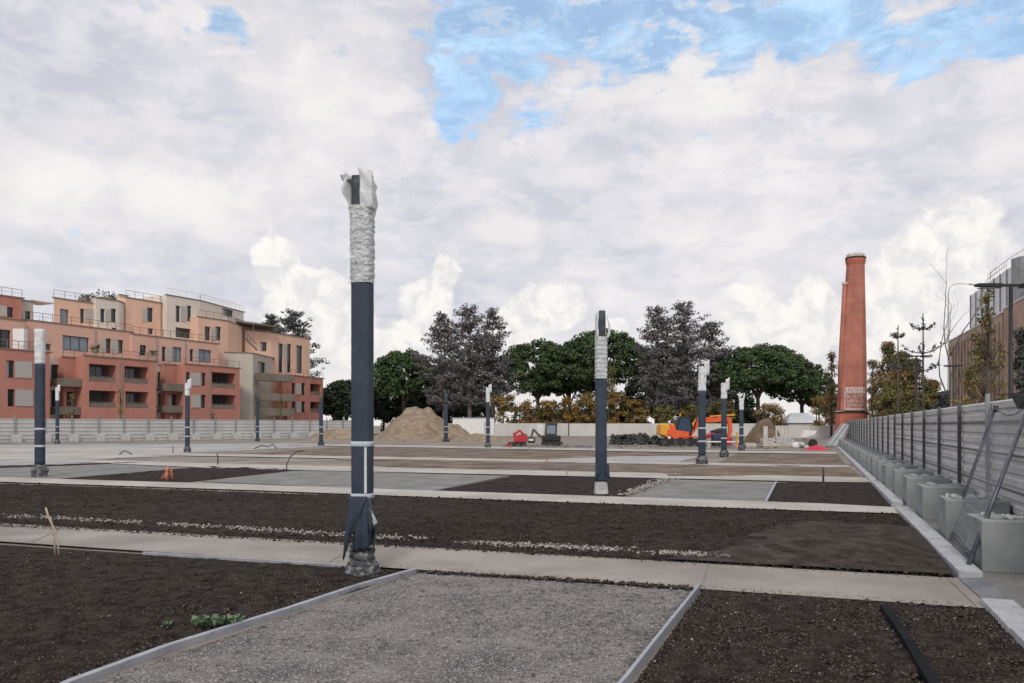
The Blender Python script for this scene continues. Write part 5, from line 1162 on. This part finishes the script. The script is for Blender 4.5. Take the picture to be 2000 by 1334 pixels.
# small red digger
rd = empty('mini_digger', (*G(1008, 61.5), 0), 0, 'small red digger with a folded arm, left of the dark mini excavator', 'digger')
def rx(px): return (px - 1008) * 61.5 / F
def rz_(y): return Zat(y, 61.5)
tracks(rd, rx(1010), -.45, .45, 1.5, .34, .25)
MB().side([(rx(1004), .35), (rx(1030), .35), (rx(1030), .85), (rx(1014), .95), (rx(1004), .7)], -.45, .45).build('body', M['redp'], rd, bevel=.04)
limb(rd, 'boom', [(rx(1010), .7), (rx(1004), rz_(848)), (rx(1015), rz_(841)), (rx(1026), rz_(852))], .16, [.2, .24, .22, .16], 'redp', -.2)
limb(rd, 'dipper_arm', [(rx(1004), rz_(848)), (rx(1006), rz_(862)), (rx(1002), rz_(872))], .13, [.14, .18, .1], 'redp', -.36)
MB().side([(rx(985), .02), (rx(1000), .02), (rx(1001), .3), (rx(988), .16)], -.6, .6).build('blade', M['redp'], rd)
MB().side([(rx(1016), .9), (rx(1030), .88), (rx(1030), .95), (rx(1018), .98)], -.3, .3).build('seat', M['black'], rd, bevel=.03)
# dark mini excavator
dm = empty('mini_excavator', (*G(1068, 62.5), 0), 0, 'dark grey mini excavator with a glazed cab beside the small red digger', 'excavator')
def dx(px): return (px - 1068) * 62.5 / F
def dz(y): return Zat(y, 62.5)
tracks(dm, dx(1078), -.5, .5, 1.7, .38, .3)
MB().side([(dx(1058), .4), (dx(1094), .4), (dx(1095), .85), (dx(1060), .85)], -.5, .5).build('body', M['black'], dm, bevel=.05)
c_ = MB().side([(dx(1064), .86), (dx(1087), .86), (dx(1088), dz(828)), (dx(1066), dz(827))], -.5, .42).build('cab', M['frame'], dm, bevel=.03)
MB().side([(dx(1067), 1.0), (dx(1084), 1.0), (dx(1084), dz(831)), (dx(1068.5), dz(831))], -.515, -.503).build('window', M['glass_cool'], c_)
MB().side([(dx(1063), dz(827) + .003), (dx(1089), dz(828) + .003), (dx(1089), dz(825)), (dx(1063), dz(825))], -.55, .47).build('roof', M['post_dark'], c_)
limb(dm, 'boom', [(dx(1060), .7), (dx(1052), dz(850)), (dx(1042), dz(838))], .16, [.22, .2, .12], 'post_dark', 0)
limb(dm, 'dipper_arm', [(dx(1042), dz(838)), (dx(1038), dz(852)), (dx(1040), dz(866))], .13, [.16, .16, .1], 'post_dark', 0)
MB().box(dx(1031), dx(1045), -.35, .35, .25, .7).build('generator_box', M['black'], dm, bevel=.04)
MB().box(dx(1032), dx(1042), -.365, -.353, .42, .58).build('vent_plate', M['white'], dm)
MB().box(dx(1050), dx(1062), .2, .25, .9, dz(829)).build('sign_plate', M['white'], dm)
def worker(px, Y, h, label, vest, rz=0, bend=0):
    e = empty('site_bag', (0, 0, 0), 0)
# building materials left of the chimney
MG = 'pale stone pallets left of the chimney'
for i, (px, Y, w, h, l) in enumerate([(1500, 58, 1.0, .62, 'left pallet of pale paving stones before the brown heap'), (1530, 58, 1.35, .8, 'right pallet of pinkish paving stones before the brown heap'), (1463, 57, .7, .35, 'small pale stack of kerb stones right of the forked post'), (1556, 57, .5, .4, 'white bag of sand left of the red tarpaulin')]):
    e = empty('stone_pallet' if i < 3 else 'sand_bag', (*G(px, Y), 0), 0, l, 'pallet' if i < 3 else 'bag', MG if i < 3 else None); r_ = random.Random(i)
    if i < 3:
        mb = MB()
        for a in range(3): mb.box(-w / 2, w / 2, -.45 + a * .36, -.35 + a * .36, 0, .1)
        mb.box(-w / 2, w / 2, -.5, .5, .102, .13); mb.build('pallet_base', M['bamboo'], e)
        mb = MB(); z = .135
        while z < h:
            x = -w / 2 + r_.uniform(0, .05)
            while x < w / 2 - .15: d_ = r_.uniform(.18, .3); mb.box(x, x + d_ - .02, -.42 + r_.uniform(0, .06), .42, z, z + .11); x += d_
            z += .115
        mb.build('stones', M['stone'] if i != 1 else M['room'] if False else M['concrete_pale'], e)
    else:
        crinkle_tube('bag_body', M['white'], e, 0, h, post_lerp([(0, .28), (.1, .36), (.3, .33), (.4, .15)]), 10, 20, .06, 5, 3, 3)
for i, (px, l, hh) in enumerate([(1495, 'pale marker post left on the stone pallets', 1.55), (1516, 'thin pale marker post between the stone pallets', 1.55), (1528, 'pale marker post right of centre on the pallets', 1.5), (1541, 'rightmost pale marker post by the pallets', 1.5), (1440, 'short yellow marker post beside the forked wrapped post', 1.15)]):
    w_ = .16 if i in (0, 2) else .05
    o = MB().box(-w_, w_, -.05, .05, 0, hh).box(-w_ - .02, w_ + .02, -.07, .07, hh + .002, hh + .05).build('marker_post', M['stone'] if i < 4 else M['yellow'], None); o.location = (*G(px, 59.5 if i < 4 else 56), 0); tag(o, l, 'post', 'marker posts among the building materials')
rt_ = mound('tarpaulin', 1595, 52.5, [(1574, 883), (1580, 872), (1590, 868.5), (1602, 871), (1612, 874), (1618, 883)], .8, M['pinkred'], 'bright red tarpaulin heap in front of the stacked panels', 3, .12, 'tarpaulin', 30, 16, 3)
wh = empty('wheelbarrow', (*G(1578, 56), 0), 0, 'upturned wheelbarrow with white tray behind the red tarpaulin', 'wheelbarrow')
MB().side([(-.5, .75), (.35, .95), (.55, 1.25), (-.35, 1.3)], -.3, .3).build('tray', M['white'], wh, bevel=.03)
MB().tube([(-.3, -.25, .75), (-.1, -.2, .3), (-.6, -.2, 0)], .025, 6).tube([(-.3, .25, .75), (-.1, .2, .3), (-.6, .2, 0)], .025, 6).build('frame', M['black'], wh)
MB().tube([(.35, -.05, .35), (.35, .05, .35)], .33, 14).build('wheel', M['rubber'], wh)
mound('rubble_heap', 1555, 60, [(1520, 880), (1532, 866), (1545, 858), (1560, 862), (1575, 866), (1590, 880)], 1.2, M['concrete_pale'], 'pale rubble heap between the pallets and the red tarpaulin', 7, .3, 'rubble heap', 40, 20, 2)
r = np.random.default_rng(14); n = 420; pp = np.stack([r.uniform(G(980, 60)[0], G(1625, 60)[0], n), r.normal(61, 2.2, n), np.full(n, .02)], 1)
tag(scatter('site_litter', pp, r.uniform(.03, .13, n), M['gravel_dust'], 6), 'scattered stones and lumps around the machines', 'rubble', kind='stuff')
# ------------------------------------------------------------------ small things in the beds
def stake(name, label, pts, r, m, cat='stake'):
    mb = MB()
    for q in pts: mb.tube(q, [r] * len(q), 6)
    b = pts[0][0]; o = mb.build(name, M[m], None, smooth=True); 
    for v in o.data.vertices: v.co -= Vector((b[0], b[1], 0))
    o.location = (b[0], b[1], 0); return tag(o, label, cat)
x, y = P(115, 1088)
stake('bamboo_stakes', 'pair of pale bent pipes standing in the near left soil', [[(x, y, 0), (x - .01, y, .17), (x - .06, y, .36), (x - .13, y, .5), (x - .165, y, .62)], [(x - .06, y + .03, 0), (x - .075, y + .03, .2), (x - .10, y + .03, .38), (x - .12, y + .02, .5)]], .011, 'bamboo', 'pipe')
def hosept(px, pyb, lst): 
    X, Y = P(px, pyb); return [(*G(a, Y), Zat(b, Y)) for a, b in lst]
stake('irrigation_hose', 'dark curved hose sprouting left of the foreground post by the third path', [hosept(560, 917, [(560, 918), (560, 908), (566, 893), (578, 883), (592, 880)])], .022, 'hose', 'hose')
stake('irrigation_hose', 'short dark pipe stub in the left bed before the third path', [hosept(425, 909, [(425, 910), (426, 896), (424, 886)])], .025, 'hose', 'hose')
stake('irrigation_hose', 'thin bent pipe on the pale slabs in front of the left hoarding', [hosept(250, 889, [(232, 889), (242, 880), (250, 883), (258, 888)])], .03, 'hose', 'hose')
stake('irrigation_hose', 'low looped hose left of the brown beds', [hosept(528, 877, [(495, 877), (510, 870), (525, 872), (533, 867), (540, 876)])], .035, 'hose', 'hose')
stake('irrigation_hose', 'thin pipe stub left of the white-tipped post', [hosept(338, 886, [(338, 886), (338, 872)])], .025, 'hose', 'hose')
stake('marker_stick', 'dark stick upright in front of the right end of the third path', [hosept(1608, 943, [(1608, 943), (1608, 912)])], .028, 'hose', 'stick')
stake('marker_stick', 'thin tan stick leaning at the third path near the second wrapped post', [hosept(1104, 930, [(1104, 931), (1110, 918)])], .02, 'hose_blue', 'stick')
stake('marker_stick', 'thin tan stick at the fourth path left of the second wrapped post', [hosept(1067, 905, [(1067, 905), (1068, 896)])], .025, 'hose_blue', 'stick')
cn_ = empty('pipe_bundle', (*P(326, 939), 0), 0, 'small bundle of orange pipe ends sticking out of the left soil patch', 'pipes')
for a, b, c in ((-.22, .1, .3), (-.05, .0, .42), (.12, .12, .36), (.05, -.1, .25)): MB().tube([(a, b, 0), (a * .4 + .02, b, c * .7), (a * .1 + .05, b, c)], .04, 8).build('pipe_end', M['cone'], cn_, smooth=True)
# small green weed by the edging
def weed(px, py, label, seed, s=1.0, n=26):
    X, Y = P(px, py); r_ = random.Random(seed); V = []; Fc = []
    for i in range(n * 2):
        t = r_.random() * 6.283; l = r_.uniform(.025, .07) * s; h = r_.uniform(.03, .11) * s; bx_ = r_.uniform(-.09, .09) * s; by_ = r_.uniform(-.04, .04) * s; w = l * .38
        dx_, dy_ = math.cos(t), math.sin(t); k = len(V)
        V += [(bx_, by_, .02), (bx_ + dx_ * l * .5 - dy_ * w, by_ + dy_ * l * .5 + dx_ * w, h), (bx_ + dx_ * l, by_ + dy_ * l, h * .75 + .02), (bx_ + dx_ * l * .5 + dy_ * w, by_ + dy_ * l * .5 - dx_ * w, h * .9)]; Fc.append((k, k + 1, k + 2, k + 3))
    o = obj_np('weed', V, Fc, M['plant']); o.location = (X, Y, .02); tag(o, label, 'plant'); return o
weed(405, 1232, 'grey green leafy weed, left of the pair beside the long edging', 1)
weed(447, 1228, 'bright green leafy weed, right of the pair beside the long edging', 2, .9)
weed(322, 1232, 'tiny green weed further left in the near soil', 3, .45, 8)
weed(560, 1108, 'tiny weed at the soil edge by the first path', 4, .4, 6)
